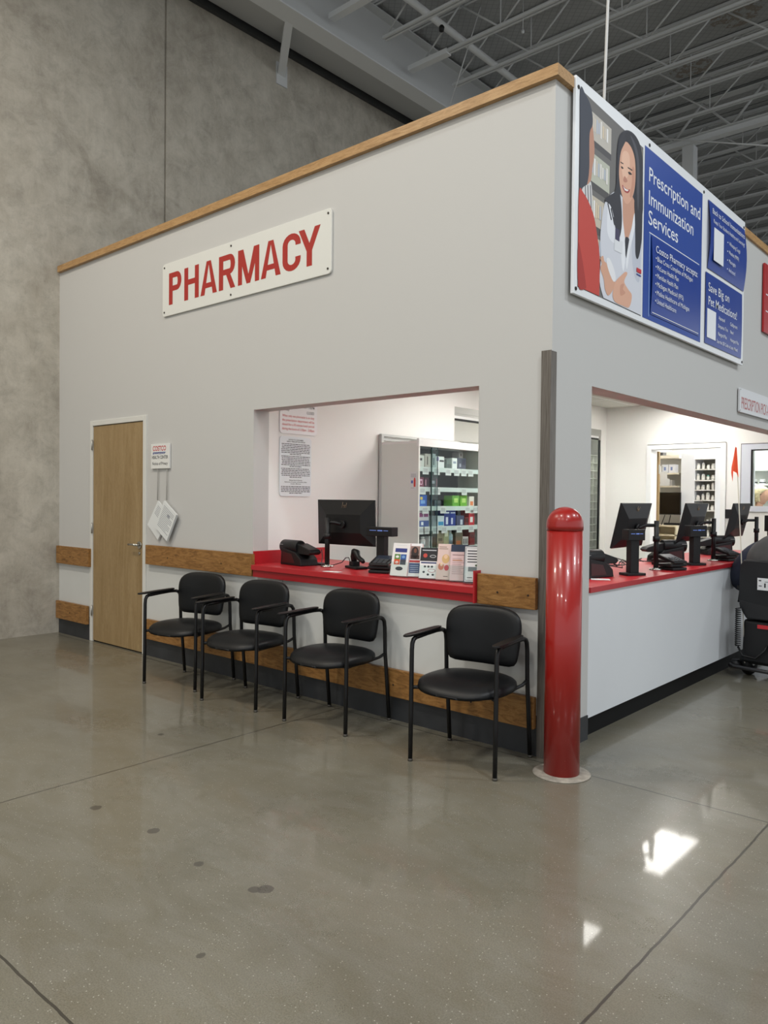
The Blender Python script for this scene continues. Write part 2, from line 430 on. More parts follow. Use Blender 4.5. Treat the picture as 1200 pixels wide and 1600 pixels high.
# lower wall panels and rubber base
b = MB()
b.box(-5.66, -5.03, -.006, -.0005, .15, .90); b.box(-4.02, -2.19, -.006, -.0005, .15, .90); b.box(-2.18, -.49, -.006, -.0005, .15, .815); b.box(-.49, -.058, -.006, -.0005, .15, .95)
struct('trim_3', b, M_frp, 'white wall panels below the bumper boards')
b = MB()
b.box(-5.66, -5.03, -.012, -.0065, 0, .225); b.box(-4.02, -.058, -.012, -.0065, 0, .225); b.box(.0005, .008, .058, .470, 0, .143)
struct('baseboard_front', b, M_rub, 'dark grey rubber base along the wall foot')
# bumper boards
boards = [(-5.655,-4.99,.720,.898,'upper oak bumper board between concrete wall and door'),
          (-5.66,-5.03,.155,.335,'lower oak bumper board between concrete wall and door'),
          (-3.975,-2.50,.815,.985,'upper oak bumper board from the door to the red counter'),
          (-3.975,-.06,.155,.330,'long low oak bumper board behind the chairs'),
          (-.442,-.058,.813,.988,'short oak bumper board between red counter and corner guard')]
for i, (x0, x1, z0, z1, lb) in enumerate(boards):
    o = MB().box(x0, x1, -.045, -.013, z0, z1, .004).build('bumper_board', M_board); tag(o, lb, 'board', 'oak bumper boards on the front wall')
    o.location.y = 0
    for sx in ([.14, .34] if i == 4 else ([.35, 1.1] if i == 2 else ([.45, 1.9, 2.9, 3.5] if i == 3 else [.3]))):
        MB().cyl((x0+sx, -.0455, (z0+z1)/2-.01), (x0+sx, -.047, (z0+z1)/2-.01), .006, seg=12).build('screw_head', mat('screw_hole', (40,26,14), .5), o)
# steel corner guard
b = MB(); b.box(-.056, .004, -.016, -.0125, 0, 2.231); b.box(.0005, .004, -.0125, .045, .0, 2.228)
o = b.build('corner_guard', M_steel); tag(o, 'tall brushed steel corner guard on the wall edge behind the bollard', 'corner guard')

# ---- door 1 with frame
d = empty('door_1', (-4.52, 0, 0)); tag(d, 'light birch wood door in a white frame', kind='structure')
def L(x): return x+4.52
MB().box(L(-5.02), L(-4.972), -.014, .10, 0, 2.135).box(L(-4.073), L(-4.022), -.014, .10, 0, 2.135).box(L(-4.972), L(-4.073), -.014, .10, 2.088, 2.135).build('door_frame', M_frame, d, bevel=.003)
leaf = MB().box(L(-4.967), L(-4.078), -.004, .040, .012, 2.082).build('door_leaf', M_birch, d)
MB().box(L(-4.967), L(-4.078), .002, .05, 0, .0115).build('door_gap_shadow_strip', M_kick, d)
for z in (1.905, 1.10, .30):
    MB().box(L(-4.985), L(-4.962), -.018, -.0145, z-.05, z+.05).cyl((L(-4.970), -.020, z-.05), (L(-4.970), -.020, z+.05), .007, seg=12).build('hinge', M_alu, leaf)
h = MB(); h.cyl((L(-4.13), -.0045, .975), (L(-4.13), -.014, .975), .033, seg=28); h.cyl((L(-4.13), -.014, .975), (L(-4.13), -.052, .975), .011)
h.tube([(L(-4.13), -.05, .975), (L(-4.16), -.055, .978), (L(-4.20), -.055, .978), (L(-4.245), -.052, .976)], .010, 12)
h.build('lever_handle', M_chrome, leaf)
MB().cyl((L(-4.13), -.0045, .90), (L(-4.13), -.012, .90), .013, seg=16).build('lock_cylinder', M_chrome, leaf)

# ---- bollard
bol = empty('bollard', (.172, -.150, 0), label='tall round-topped red bollard at the pharmacy corner', cat='bollard')
prof = [(.0915, .0), (.0915, 1.27)] ; prof2 = [(.094, 1.262), (.094, 1.285)] + [(.094*math.cos(R(a)), 1.290+.093*math.sin(R(a))) for a in range(8, 91, 8)] + [(0, 1.383)]
MB().lathe(prof, seg=48).build('sleeve', M_boll, bol); MB().lathe(prof2, seg=48).build('dome_cap', M_boll, bol)
o = MB().lathe([(.147, .0), (.150, .003), (.140, .006), (.093, .008)], (.172, -.150, 0), 48).build('bollard_footing', M_grout); tag(o, None, None, kind='structure')
o.name = 'trim_4'; o['label'] = 'pale mortar ring in the floor around the bollard'

# ================================================================== WAREHOUSE ROOF
b = MB(); b.box(-5.9, 16, -14, 30, 7.78, 7.9); struct('ceiling_deck', b, M_deck, 'grey warehouse roof deck under wire netting').name = 'ceiling_deck'
b = MB(); b.box(-5.679, -5.62, -12, 30, 7.20, 7.78)
pass
struct('trim_5', b, mat('roof_edge_dark_steel', (60,62,63), .6), 'dark steel angle along the top of the concrete wall')
b = MB(); b.prism([(-5.585, -12, 7.262), (-4.90, -12, 7.02), (-4.90, -12, 7.06), (-5.585, -12, 7.30)], (0, 42, 0))
struct('trim_6', b, mat('closure_panel_grey', (186,188,189), .7), 'sloping grey closure panel between wall and roof beam')
g = empty('roof_girder', (-4.76, 0, 7.0), label='long painted steel roof girder beside the concrete wall', cat='girder')
MB().box(-.125, .125, -12, 30, 0, .018).build('bottom_flange', M_beam, g)
MB().box(-.008, .008, -12, 30, .018, .70).build('web', M_steelgrey, g)
MB().box(-.125, .125, -12, 30, .70, .718).build('top_flange', M_steelgrey, g)
for k, yy in enumerate((2.36, 5.2)):
    br = empty('roof_brace', (-4.86, yy, 7.0), label=['steel brace from girder to wall plate, nearer the camera', 'steel brace from girder to wall plate, farther back near the wall cap'][k], cat='brace', group='braces under the roof girder')
    MB().prism([(0, -.06, 0), (-.80, .52, -.10), (-.80, .64, -.10), (0, .06, 0)], (0, 0, .07)).build('brace_arm', M_beam, br)
    MB().box(-.82, -.80, .50, .68, -.22, .06).build('wall_plate', M_steelgrey, br)
JX0, JX1 = -4.46, 8.0
def make_joist():
    j = empty('bar_joist', (0, 0, 7.2))
    MB().box(JX0, JX1, -.040, -.012, 0, .032).box(JX0, JX1, .012, .040, 0, .032).build('bottom_chord', M_steelgrey, j)
    MB().box(JX0-.3, JX1, -.040, -.012, .52, .56).box(JX0-.3, JX1, .012, .040, .52, .56).build('top_chord', M_steelgrey, j)
    w = MB(); x = JX0; k = 0
    while x < JX1-1:
        w.cyl((x, 0, .016), (x+.62, 0, .54), .0125, seg=6); w.cyl((x+.62, 0, .54), (x+1.24, 0, .016), .0125, seg=6)
        w.cyl((x+1.24, 0, .016), (x+1.24, 0, .54), .008, seg=6); x += 1.24
    w.build('web_rods', M_steelgrey, j)
    MB().box(-4.66, JX0+.45, -.05, .05, -.02, .045).build('chord_extension', M_beam, j)
    return j
ys = [y for y in [-.80, -.07, .66, 1.39, 2.12, 2.86, 3.60, 4.35, 5.07, 5.79, 6.56, 7.31, 8.09, 9.64, 10.38, 11.1, 11.85, 12.6, 13.3, 14.05, 14.8, 15.5, 16.2, 17.0, 18.0, 19.0, 20.0, 21.0, 22.0, 23.0]]
j0 = make_joist(); 
for i, y in enumerate(ys):
    j = j0 if i == 0 else copy_tree(j0)
    j.location.y = y; tag(j, 'open-web steel joist crossing the roof in the evenly spaced row', 'joist', 'evenly spaced roof joists')
    if i % 2 == 0:
        for q_ in [k for k in bpy.data.objects if k.parent == j and k.name.startswith('chord_extension')]:
            if i: bpy.data.objects.remove(q_)
g2 = empty('roof_girder', (0, 8.82, 7.12), label='thick grey cross girder carried by the square column', cat='girder')
MB().box(-4.7, 8, -.07, .07, 0, .014).box(-4.7, 8, -.006, .006, .014, .11).box(-4.7, 8, -.07, .07, .11, .122).build('bottom_chord', M_beam, g2)
b = MB()
for k in range(14):
    x = -4.6+.9*k; b.cyl((x, 0, .12), (x+.45, 0, .60), .02, seg=6); b.cyl((x+.45, 0, .60), (x+.9, 0, .12), .02, seg=6)
b.build('web_rods', M_steelgrey, g2)
MB().box(-4.7, 8, -.07, .07, .60, .616).build('top_flange', M_steelgrey, g2)
o = MB().box(-.09, .09, -.09, .09, 0, 7.12).build('roof_column', M_steelgrey, loc=(-2.56, 8.9, 0)); tag(o, 'square grey steel column under the cross girder behind the pharmacy', 'column')
for (x, z, r, y0, lb) in ((-3.98, 7.46, .045, -10, 'grey sprinkler pipe running under the roof beside the girder'), (-.62, 7.5, .045, -10, 'grey pipe under the roof at the upper right')):
    o = MB().cyl((x, y0, z), (x, 28, z), r, seg=14).build('sprinkler_pipe', M_beam); tag(o, lb, 'pipe')
ra, rb2 = pix(952.5, -60, 1, 1.62), pix(942.5, 190, 1, 1.60); rd = ra-rb2
o = MB().cyl(rb2+rd*((7.79-rb2.z)/rd.z), rb2+rd*((2.72-rb2.z)/rd.z), .011, seg=10).build('hanger_rod', M_white); tag(o, 'thin white rod hanging from the roof above the corner', 'rod')
o = MB().cyl(pix(762, -25, 1, 4.6), pix(703, 165, 1, 4.6), .007, seg=6).build('hanger_cable', M_steelgrey); tag(o, 'thin slanting cable between the roof joists', 'cable')
hk = empty('hanging_hook', pix(817, 50, 1, 4.35), label='small grey hook dangling on a wire below a joist', cat='hook')
MB().cyl((0, 0, .02), (0, 0, .42), .004, seg=6).build('wire', M_steelgrey, hk); MB().lathe([(.0, -.02), (.018, -.01), (.018, .015), (.0, .03)], seg=10).build('hook_end', M_steelgrey, hk)
o = MB().cyl(pix(1000, 214, 1, 8.6), pix(1260, 232, 1, 8.6), .012, seg=6).build('roof_conduit', M_beam); tag(o, 'thin conduit crossing in front of the square column', 'conduit')
o = MB().lathe([(0, 0), (.03, .01), (.035, .06), (.02, .08), (0, .08)], pix(690, 50, 1, 3.9), 12).build('roof_sensor', M_black); tag(o, 'small black sensor under the roof near the sprinkler pipe', 'sensor')

# ================================================================== SIGNS
XV = Vector((1,0,0)); YV = Vector((0,1,0)); ZV = Vector((0,0,1))
def rounded(w, h, r, n=6):
    pts = []
    for (cx, cz, a0) in ((w-r, r, -90), (w-r, h-r, 0), (r, h-r, 90), (r, r, 180)):
        for k in range(n+1):
            a = R(a0+90*k/n); pts.append((cx+r*math.cos(a), cz+r*math.sin(a)))
    return pts
# --- PHARMACY: drawn letters, condensed heavy grotesque
def stroke_letter(ch, x, w, h, t):
    """returns list of polygons (x,z) for one heavy condensed capital"""
    P = []
    def bx(a, b_, c, d_): P.append([(x+a, c), (x+b_, c), (x+b_, d_), (x+a, d_)])
    def arc(cx, cz, ro_x, ro_z, a0, a1, ri_x=None, ri_z=None, n=10):
        ri_x = ro_x-t if ri_x is None else ri_x; ri_z = ro_z-t*.85 if ri_z is None else ri_z
        for k in range(n):
            A = R(a0+(a1-a0)*k/n); B = R(a0+(a1-a0)*(k+1)/n)
            P.append([(x+cx+ro_x*math.cos(A), cz+ro_z*math.sin(A)), (x+cx+ro_x*math.cos(B), cz+ro_z*math.sin(B)),
                      (x+cx+ri_x*math.cos(B), cz+ri_z*math.sin(B)), (x+cx+ri_x*math.cos(A), cz+ri_z*math.sin(A))])
    hb = t*.80
    if ch in 'PR':
        bx(0, t, 0, h); r = h*.29; cx = w-r*.85 if w-r*.85 > t else t
        bx(t, cx, h-hb, h); bx(t, cx, h-2*r, h-2*r+hb)
        arc(cx, h-r, w-cx, r, -90, 90, w-cx-t, r-hb)
        if ch == 'R':
            P.append([(x+w*.42, h-2*r+hb*.3), (x+w*.42+t*.95, h-2*r+hb*.3), (x+w+.004, 0), (x+w-t*.98, 0)])
    elif ch == 'H':
        bx(0, t, 0, h); bx(w-t, w, 0, h); bx(t, w-t, h*.46, h*.46+hb)
    elif ch == 'A':
        P.append([(x, 0), (x+t, 0), (x+w/2+t*.12, h), (x+w/2-t*.52, h)]); P.append([(x+w-t, 0), (x+w, 0), (x+w/2+t*.52, h), (x+w/2-t*.12, h)])
        bx(w*.25, w*.75, h*.20, h*.20+hb*.9)
    elif ch == 'M':
        bx(0, t*.9, 0, h); bx(w-t*.9, w, 0, h)
        P.append([(x+t*.0, h), (x+t*1.15, h), (x+w/2+t*.40, 0), (x+w/2-t*.40, 0)]); P.append([(x+w-t*1.15, h), (x+w, h), (x+w/2+t*.40, 0), (x+w/2-t*.40, 0)])
    elif ch == 'C':
        r = w/2; rz = h*.29; bx(0, t, rz, h-rz)
        arc(r, h-rz, r, rz, 0, 180, r-t, rz-hb); arc(r, rz, r, rz, 180, 360, r-t, rz-hb)
        bx(w-t, w, h-rz-.012, h-rz); bx(w-t, w, rz, rz+.018)
    elif ch == 'Y':
        P.append([(x, h), (x+t*1.05, h), (x+w/2+t*.5, h*.40), (x+w/2-t*.5, h*.40)]); P.append([(x+w-t*1.05, h), (x+w, h), (x+w/2+t*.5, h*.40), (x+w/2-t*.5, h*.40)])
        bx(w/2-t/2, w/2+t/2, 0, h*.42)
    return P
sx0, sx1, sz0, sz1 = -3.765, -1.698, 2.958, 3.405
s = empty('pharmacy_sign', (sx0, -.012, sz0), label='long white sign reading PHARMACY in red capitals', cat='sign')
MB().prism([(px, .010, pz) for (px, pz) in rounded(sx1-sx0, sz1-sz0, .03)], (0, -.014, 0)).build('sign_board', M_signw, s, bevel=.002)
b = MB()
letters = [('P', .098, .185), ('H', .325, .205), ('A', .553, .222), ('R', .800, .205), ('M', 1.043, .255), ('A', 1.318, .225), ('C', 1.562, .195), ('Y', 1.735, .225)]
k = 0
for ch, lx, lw in letters:
    for poly in stroke_letter(ch, lx, lw, .268, .056):
        yy = -.0046-.00004*(k % 7); k += 1
        b.face([(px, yy, .088+pz) for (px, pz) in poly])
b.build('lettering', M_ltr, s)
for (px, pz) in ((.03, .415), (.03, .035), (.955, .415), (.955, .035), (2.035, .415), (2.035, .035)):
    MB().cyl((px, -.004, pz), (px, -.008, pz), .008, seg=10).build('screw', mat('screw_dark', (70,66,60), .4, .6), s)

# --- big billboard on the side wall
bb = empty('services_billboard', (.022, .15, 2.55), label='large blue and white services billboard with pharmacist photo on the side wall', cat='billboard')
BO = Vector((.022, .15, 2.55))
def onb(u, v, lift):   # a photograph pixel on the board's face
    p = pix(u, v, 0, .040); return Vector((.0185+lift, p.y-BO.y, p.z-BO.z))
MB().box(0, .018, .003, 2.985, .016, 1.212, .002).build('board', mat('billboard_white', (236,238,240), .35), bb)
art = MB(); art_k = [0]
def poly(rgb, pts, lift=None, box_=None):
    art_k[0] += 1
    lf = .0002+.00006*art_k[0] if lift is None else lift
    art.use(flat(rgb)); vs = [onb(u, v, lf) for (u, v) in pts]
    art.face(vs)
def smooth_poly(rgb, pts, n=4):
    """closed Catmull-Rom outline through the points"""
    out = []; N = len(pts)
    for i in range(N):
        p0, p1, p2, p3 = pts[i-1], pts[i], pts[(i+1) % N], pts[(i+2) % N]
        if p1 == p2: continue
        if p0 == p1 and p2 == p3: out.append(p1); continue
        for k in range(n):
            t = k/n
            out.append(tuple(.5*((2*p1[a])+(-p0[a]+p2[a])*t+(2*p0[a]-5*p1[a]+4*p2[a]-p3[a])*t*t+(-p0[a]+3*p1[a]-3*p2[a]+p3[a])*t**3) for a in (0, 1)))
    poly(rgb, out)
# photo background (shop shelves out of focus)
T0, T1, B0, B1 = (906, 138), (1005, 231), (902, 448), (1001, 494)
poly((112,110,108), [T0, T1, B1, B0])
def lerp_uv(a, c):     # a across 0..1, c down 0..1 inside the photo print
    tx = T0[0]+(T1[0]-T0[0])*a; ty = T0[1]+(T1[1]-T0[1])*a; bx_ = B0[0]+(B1[0]-B0[0])*a; by = B0[1]+(B1[1]-B0[1])*a
    return (tx+(bx_-tx)*c, ty+(by-ty)*c)
for (a0, a1, c0, c1, col) in ((.18,.50,.06,.20,(196,190,180)), (.18,.50,.20,.235,(84,82,84)), (.18,.48,.27,.42,(190,192,176)), (.18,.46,.42,.46,(82,80,80)),
                              (.18,.42,.49,.64,(200,190,172)), (.18,.40,.64,.68,(86,82,80)), (.20,.36,.70,.80,(196,186,172)), (.85,1.0,.02,.5,(128,124,116))):
    poly(col, [lerp_uv(a0, c0), lerp_uv(a1, c0), lerp_uv(a1, c1), lerp_uv(a0, c1)])
rnd = random.Random(3)
for c0 in (.12, .34, .56, .75):
    for a in [x*.032+.20 for x in range(8)]:
        col = rnd.choice([(232,228,222), (214,204,190), (205,214,196), (222,206,180), (190,196,208), (240,238,236)])
        hh = rnd.uniform(.05, .085)
        poly(col, [lerp_uv(a, c0-hh*.6), lerp_uv(a+.024, c0-hh*.6), lerp_uv(a+.024, c0+hh*.5), lerp_uv(a, c0+hh*.5)])
# customer at the left, seen from behind: dark hair, ear side, red top
smooth_poly((190,140,118), [(918,170), (924,190), (927,215), (928,240), (925,262), (922,284), (914,292), (908,286), (908,175)])
smooth_poly((62,66,78), [(906,139), (914,148), (921,162), (925,180), (925,196), (921,206), (920,226), (920,262), (917,286), (911,298), (905,302), (905.5,220)])
smooth_poly((216,214,214), [(908,298), (918,288), (923,286), (925,320), (924,350), (914,330)])
for q in (913, 917, 921): poly((70,70,78), [(q, 290), (q+1.1, 289), (q+2.6, 330), (q+1.5, 331)])
smooth_poly((196,70,60), [(904,298), (911,302), (919,316), (927,338), (932,366), (936,400), (936,436), (935.5,462.8), (935.5,462.8), (902.2,447.6), (902.2,447.6), (902.5,370)])
smooth_poly((170,52,46), [(902.5,380), (908,400), (914,440), (914,451), (902.6,446)])
# pharmacist: hair behind, white coat, neck, face, then the loose hair in front
smooth_poly((58,58,66), [(966,216), (972,206), (981,204), (991,211), (999,226), (1003,250), (1003.5,290), (1003,335), (992,340), (980,330), (968,325), (962,310), (962,280), (963,240)])
smooth_poly((214,216,224), [(944,318), (953,304), (964,300), (978,316), (990,322), (1001,330), (1001,493), (1001,493), (942,465.5), (942,465.5), (936,440), (938,400), (937,370), (940,340)])
smooth_poly((232,234,240), [(950,318), (962,312), (966,340), (968,372), (958,380), (948,362)])
smooth_poly((196,200,212), [(990,350), (998,360), (1000,400), (998,440), (990,430), (986,390)])
smooth_poly((206,156,132), [(973,300), (984,304), (991,316), (991,336), (986,356), (980,374), (976,372), (973,350), (972,326)])
smooth_poly((48,50,58), [(976,372), (981,372), (983,380), (981,394), (978,404), (975.5,392)])
smooth_poly((236,238,243), [(969,338), (972,344), (975,370), (976,404), (973,424), (970,408), (968,372)])
smooth_poly((236,238,243), [(990,334), (993,340), (989,366), (983,392), (979,420), (977,410), (981,382), (986,356)])
smooth_poly((222,172,146), [(970,230), (975,222), (983,225), (989,236), (991.5,254), (992,278), (990,298), (985,313), (979,319), (974,314), (969.5,300), (966.8,282), (966,262), (967,242)])
smooth_poly((236,192,166), [(971,242), (976,236), (982,242), (983,260), (980,276), (974,280), (970.5,266)])
smooth_poly((206,150,126), [(987,262), (990.5,266), (990.5,290), (986,308), (983,306), (986,288)])
poly((62,46,44), [(968.3,252.5), (973,255.5), (973,257.2), (968.3,254.4)]); poly((62,46,44), [(979.8,261), (987,265.5), (987,267.6), (979.8,263)])
smooth_poly((46,34,36), [(969,260.5), (971.2,260.6), (973.2,263.4), (970.8,264)], 3); smooth_poly((46,34,36), [(980.2,269), (983.6,269.4), (986.3,273), (982.2,273)], 3)
smooth_poly((192,134,114), [(974.2,276), (976.3,277), (979.4,283.2), (976.4,285.4), (973,283)], 3)
smooth_poly((170,68,70), [(971,289), (975,293), (980,296.4), (983.3,296.4), (981,301.6), (976.4,301), (972.6,296)], 3)
poly((240,236,232), [(972.2,291), (976,295), (981.4,297.6), (978.8,299.4), (975,297.6)])
smooth_poly((50,50,58), [(974,207), (980,212), (975,224), (969.5,236), (967,252), (966,275), (967.5,300), (970,325), (970.5,350), (968,368), (964,374), (961,356), (957,334), (952,320), (944,313), (952,305), (960,298), (963,270), (964,235), (968,214)])
smooth_poly((44,44,52), [(976,208), (985,208), (994,217), (1001,234), (1003.5,262), (1003,300), (1002.5,345), (1001,380), (996,404), (992,398), (991.5,370), (991,340), (990,318), (992,290), (992,262), (990,244), (985,230), (978,220)])
smooth_poly((78,78,86), [(984,212), (992,226), (997,250), (998,290), (996,330), (994,300), (994,256), (990,232)])
for q_ in ((948,318), (953,326), (957,340)): poly((52,52,60), [q_, (q_[0]+1.2, q_[1]-1), (q_[0]+7, q_[1]+26), (q_[0]+5.6, q_[1]+26)])
# badge and pocket lettering
poly((226,228,232), [(959,372), (972,378), (971,397), (958.5,391)]); poly((66,62,92), [(960.5,356), (967,360), (966.5,378), (960,374)])
smooth_poly((216,166,140), [(937,404), (941,400), (943,408), (947,412), (951,420), (956,430), (960,440), (956,454), (949,462), (944,452), (942,436), (937,420), (939,412)])
smooth_poly((234,234,236), [(946,406), (951,404), (958,420), (961,436), (957,440), (950,424)], 3)
smooth_poly((222,172,146), [(962,438), (970,430), (976,425), (979,428), (974,440), (980,452), (986,462), (982,480), (972,478), (960,472), (956,462), (958,448)])
smooth_poly((206,152,128), [(968,446), (974,444), (972,452), (976,458), (968,462)], 3)
photo = art.build('photo_print', None, bb)
art = MB(); art_k[0] = 0
poly((196,40,50), [(993.4,418.0), (1000.6,422.0), (1000.4,428.5), (993.2,424.6)])
poly((46,66,150), [(993.0,427.2), (1000.2,431.2), (1000.1,433), (993,429)])
ob_ = art.build('coat_logo', None, bb)
for v_ in ob_.data.vertices: v_.co.x += .006
# text on the coat pocket
def btext(mb, txt, y0, z0, y1, h, bold=0.0, x=.0215):
    mb.text(txt, (x, y0-BO.y, z0-BO.z), YV, ZV, w=(y1-y0) if y1 else None, h=h, bold=bold)
# blue field
blue = mat('billboard_blue', (38,74,158), .35); blue2 = mat('billboard_blue_sheet', (34,66,150), .28)
def bpanel(y0, y1, z0, z1, x0, x1, name, m, curl=0.0):
    q = MB(); n = 12
    A = []
    for i in range(n+1):
        z = z0+(z1-z0)*i/n; c = x1+curl*math.sin(math.pi*i/n)
        A.append((z, c))
    for i in range(n):
        (za, ca), (zb, cb) = A[i], A[i+1]
        q.face([(ca, y0-BO.y, za-BO.z), (ca, y1-BO.y, za-BO.z), (cb, y1-BO.y, zb-BO.z), (cb, y0-BO.y, zb-BO.z)])
        q.face([(ca-.001, y0-BO.y, za-BO.z), (cb-.001, y0-BO.y, zb-BO.z), (cb-.001, y1-BO.y, zb-BO.z), (ca-.001, y1-BO.y, za-BO.z)])
    return q.build(name, m, bb)
fld = bpanel(1.079, 2.122, 2.600, 3.696, 0, .0195, 'blue_field', blue)
t = MB(); wht = mat('print_white', (238,240,244), .4)
btext(t, 'Prescription and', 1.150, 3.492, 2.080, .092, .004, .0200); btext(t, 'Immunization', 1.150, 3.343, 1.945, .092, .004, .0200); btext(t, 'Services', 1.150, 3.216, 1.655, .092, .004, .0200)
t.box(.0196, .0200, 1.165-BO.y, 2.075-BO.y, 3.161-BO.z, 3.167-BO.z)
t.build('lettering', wht, fld)
sh = bpanel(1.195, 2.076, 2.640, 3.150, 0, .0235, 'accepted_plans_sheet', blue2, .010)
t = MB(); btext(t, 'Costco Pharmacy accepts:', 1.243, 3.052, 2.003, .046, .003, .0355)
for i, (q, y1) in enumerate((('Blue Cross Complete of Michigan', 1.905), ('McLaren Health Plan', 1.640), ('Meridian Health Plan', 1.632), ('Michigan Medicaid (FFS)', 1.735), ('Molina Healthcare of Michigan', 1.850), ('United Healthcare', 1.605))):
    z = 2.998-.0555*i; btext(t, '\u2022', 1.240, z, 1.254, .030, .01, .0352); btext(t, q, 1.268, z, y1, .032, .0, .0352)
t.box(.0262, .0266, 1.215-BO.y, 2.06-BO.y, 2.652-BO.z, 2.657-BO.z)
t.build('lettering', wht, sh)
MB().box(.0205, .0215, 1.165-BO.y, 1.178-BO.y, 2.62-BO.z, 3.16-BO.z).build('sheet_edge_strip', mat('pale_blue_edge', (120,146,200), .4), bb)
sh2 = bpanel(2.235, 3.105, 3.178, 3.690, 0, .0235, 'back_to_school_sheet', blue2, .022)
t = MB(); btext(t, 'Back to School Immunizations', 2.285, 3.598, 3.055, .040, .002, .0400); btext(t, 'Keep Your Student Healthy and Learning!', 2.300, 3.530, 3.045, .030, .0, .0440)
for i, (q, y1) in enumerate((('Whooping Cough', 2.925), ('Measles (MMR)', 2.895), ('Meningitis', 2.815), ('And more!', 2.810))):
    z = 3.446-.069*i; btext(t, '\u2022', 2.610, z, 2.628, .028, .01, .0465); btext(t, q, 2.655, z, y1, .030, .0, .0465)
t.face([(.0463, 2.305-BO.y, 3.248-BO.z), (.0463, 2.525-BO.y, 3.248-BO.z), (.0463, 2.525-BO.y, 3.496-BO.z), (.0463, 2.305-BO.y, 3.496-BO.z)])
t.build('lettering', wht, sh2)
sh3 = bpanel(2.205, 3.070, 2.612, 3.145, 0, .0235, 'pet_medication_sheet', blue2, .003)
t = MB(); btext(t, 'Save Big on', 2.258, 3.012, 2.735, .066, .002, .0275); btext(t, 'Pet Medications!', 2.262, 2.908, 2.930, .066, .002, .0275)
for (q, y0, z, y1) in (('Apoquel', 2.495, 2.838, 2.640), ('Simparica Trio', 2.485, 2.774, 2.715), ('Nexgard Plus', 2.488, 2.712, 2.692), ('Galliprant', 2.77, 2.836, 2.95), ('New!', 2.775, 2.774, 2.855), ('Heartgard Plus', 2.777, 2.712, 2.99), ('Scan the QR Code to Learn More!', 2.462, 2.652, 2.965)):
    btext(t, q, y0, z, y1, .028, .002, .0275)
t.face([(.0273, 2.240-BO.y, 2.660-BO.z), (.0273, 2.435-BO.y, 2.660-BO.z), (.0273, 2.435-BO.y, 2.878-BO.z), (.0273, 2.240-BO.y, 2.878-BO.z)])
t.build('lettering', wht, sh3)
for (py, pz) in ((.03, 1.155), (.03, .045), (1.0, 1.17), (2.0, 1.17), (2.95, 1.16), (2.96, .04)):
    MB().cyl((.018, py, pz), (.022, py, pz), .011, seg=10).build('bolt', mat('bolt_dark', (52,50,48), .4, .6), bb)

# --- prescription pick-up sign and red sign
s = empty('pick_up_sign', (.005, 3.135, 2.178), label='small white sign reading PRESCRIPTION PICK-UP above the long counter', cat='sign')
MB().prism([(.002, py, pz) for (py, pz) in rounded(.98, .205, .015)], (.016, 0, 0)).build('sign_board', mat('pickup_sign_white', (214,215,217), .4), s, bevel=.002)
t = MB(); t.text('PRESCRIPTION PICK-UP', (.0186, .045, .034), YV, ZV, w=.86, h=.098, bold=.004); t.build('lettering', M_ltr, s)
for py, pz in ((.015, .19), (.015, .015)): MB().cyl((.018, py, pz), (.021, py, pz), .005, seg=8).build('screw', M_alu, s)
s = empty('red_sign', (.005, 3.775, 2.96), label='red sign with white lettering, cut off at the right edge beside the billboard', cat='sign')
MB().box(.002, .02, 0, 1.4, 0, .62, .003).build('sign_board', mat('sign_red', (176,30,34), .35), s)
MB().box(.0203, .0207, .045, .30, .34, .352).box(.0203, .0207, .045, .30, .19, .20).build('white_rule', wht, s)

# --- health centre notice with hanging papers
s = empty('privacy_notice_holder', (-3.93, -.004, 1.655), label='small white COSTCO health center privacy sign beside the door', cat='sign')
MB().box(0, .284, -.016, 0, 0, .216, .002).build('sign_board', mat('notice_white', (226,226,222), .45), s)
t = MB().use(mat('logo_red', (190,28,44), .5)); t.text('COSTCO', (.030, -.0165, .155), XV, ZV, w=.205, h=.042, bold=.018)
t.use(mat('logo_blue', (32,56,130), .5)); t.box(.034, .228, -.0168, -.0162, .137, .143)
t.text('WHOLESALE', (.055, -.0166, .126), XV, ZV, w=.165, h=.012, bold=.03); t.box(.030, .052, -.0168, -.0162, .126, .134)
t.use(M_ink); t.text('HEALTH CENTER', (.018, -.0165, .085), XV, ZV, w=.248, h=.028, bold=.014); t.text('Notice of Privacy', (.024, -.0165, .032), XV, ZV, w=.238, h=.026, bold=.010)
t.build('lettering', None, s)
for cx in (.098, .238):
    MB().cyl((cx, -.010, 0), (cx, -.012, -.275), .0022, seg=6).cyl((cx+.01, -.010, 0), (cx+.01, -.012, -.275), .0016, seg=6).build('hanging_cord', mat('cord_grey', (150,148,144), .6), s)
def booklet(x, z, w, h, rot, y, label, lines):
    o = empty('hanging_booklet', (x, y, z), label=label, cat='booklet', group='booklets hanging from the privacy sign'); o.rotation_euler = (0, R(rot), 0)
    pg = MB()
    for k in range(5): pg.box(-w/2+.001*k, w/2+.0015*k, -.003+.003*k, -.001+.003*k, -h/2-.0015*k, h/2)
    pg.build('pages', M_paper, o)
    t = MB(); 
    for i in range(lines):
        zz = h/2-.035-i*.016
        t.box(-w/2+.025, w/2-.02-(.04 if i % 4 == 3 else 0), -.0036, -.0032, zz, zz+.005)
    t.box(-w/2+.11, -w/2+.15, -.0040, -.0036, h/2-.09, h/2-.066)
    t.build('print_lines', mat('print_grey', (150,152,158), .7), o)
booklet(-3.815, 1.205, .21, .27, 38, -.018, 'blank-looking booklet hanging behind, nearer the door', 6)
booklet(-3.665, 1.205, .22, .27, 32, -.040, 'printed booklet hanging in front, right one of the two', 13)

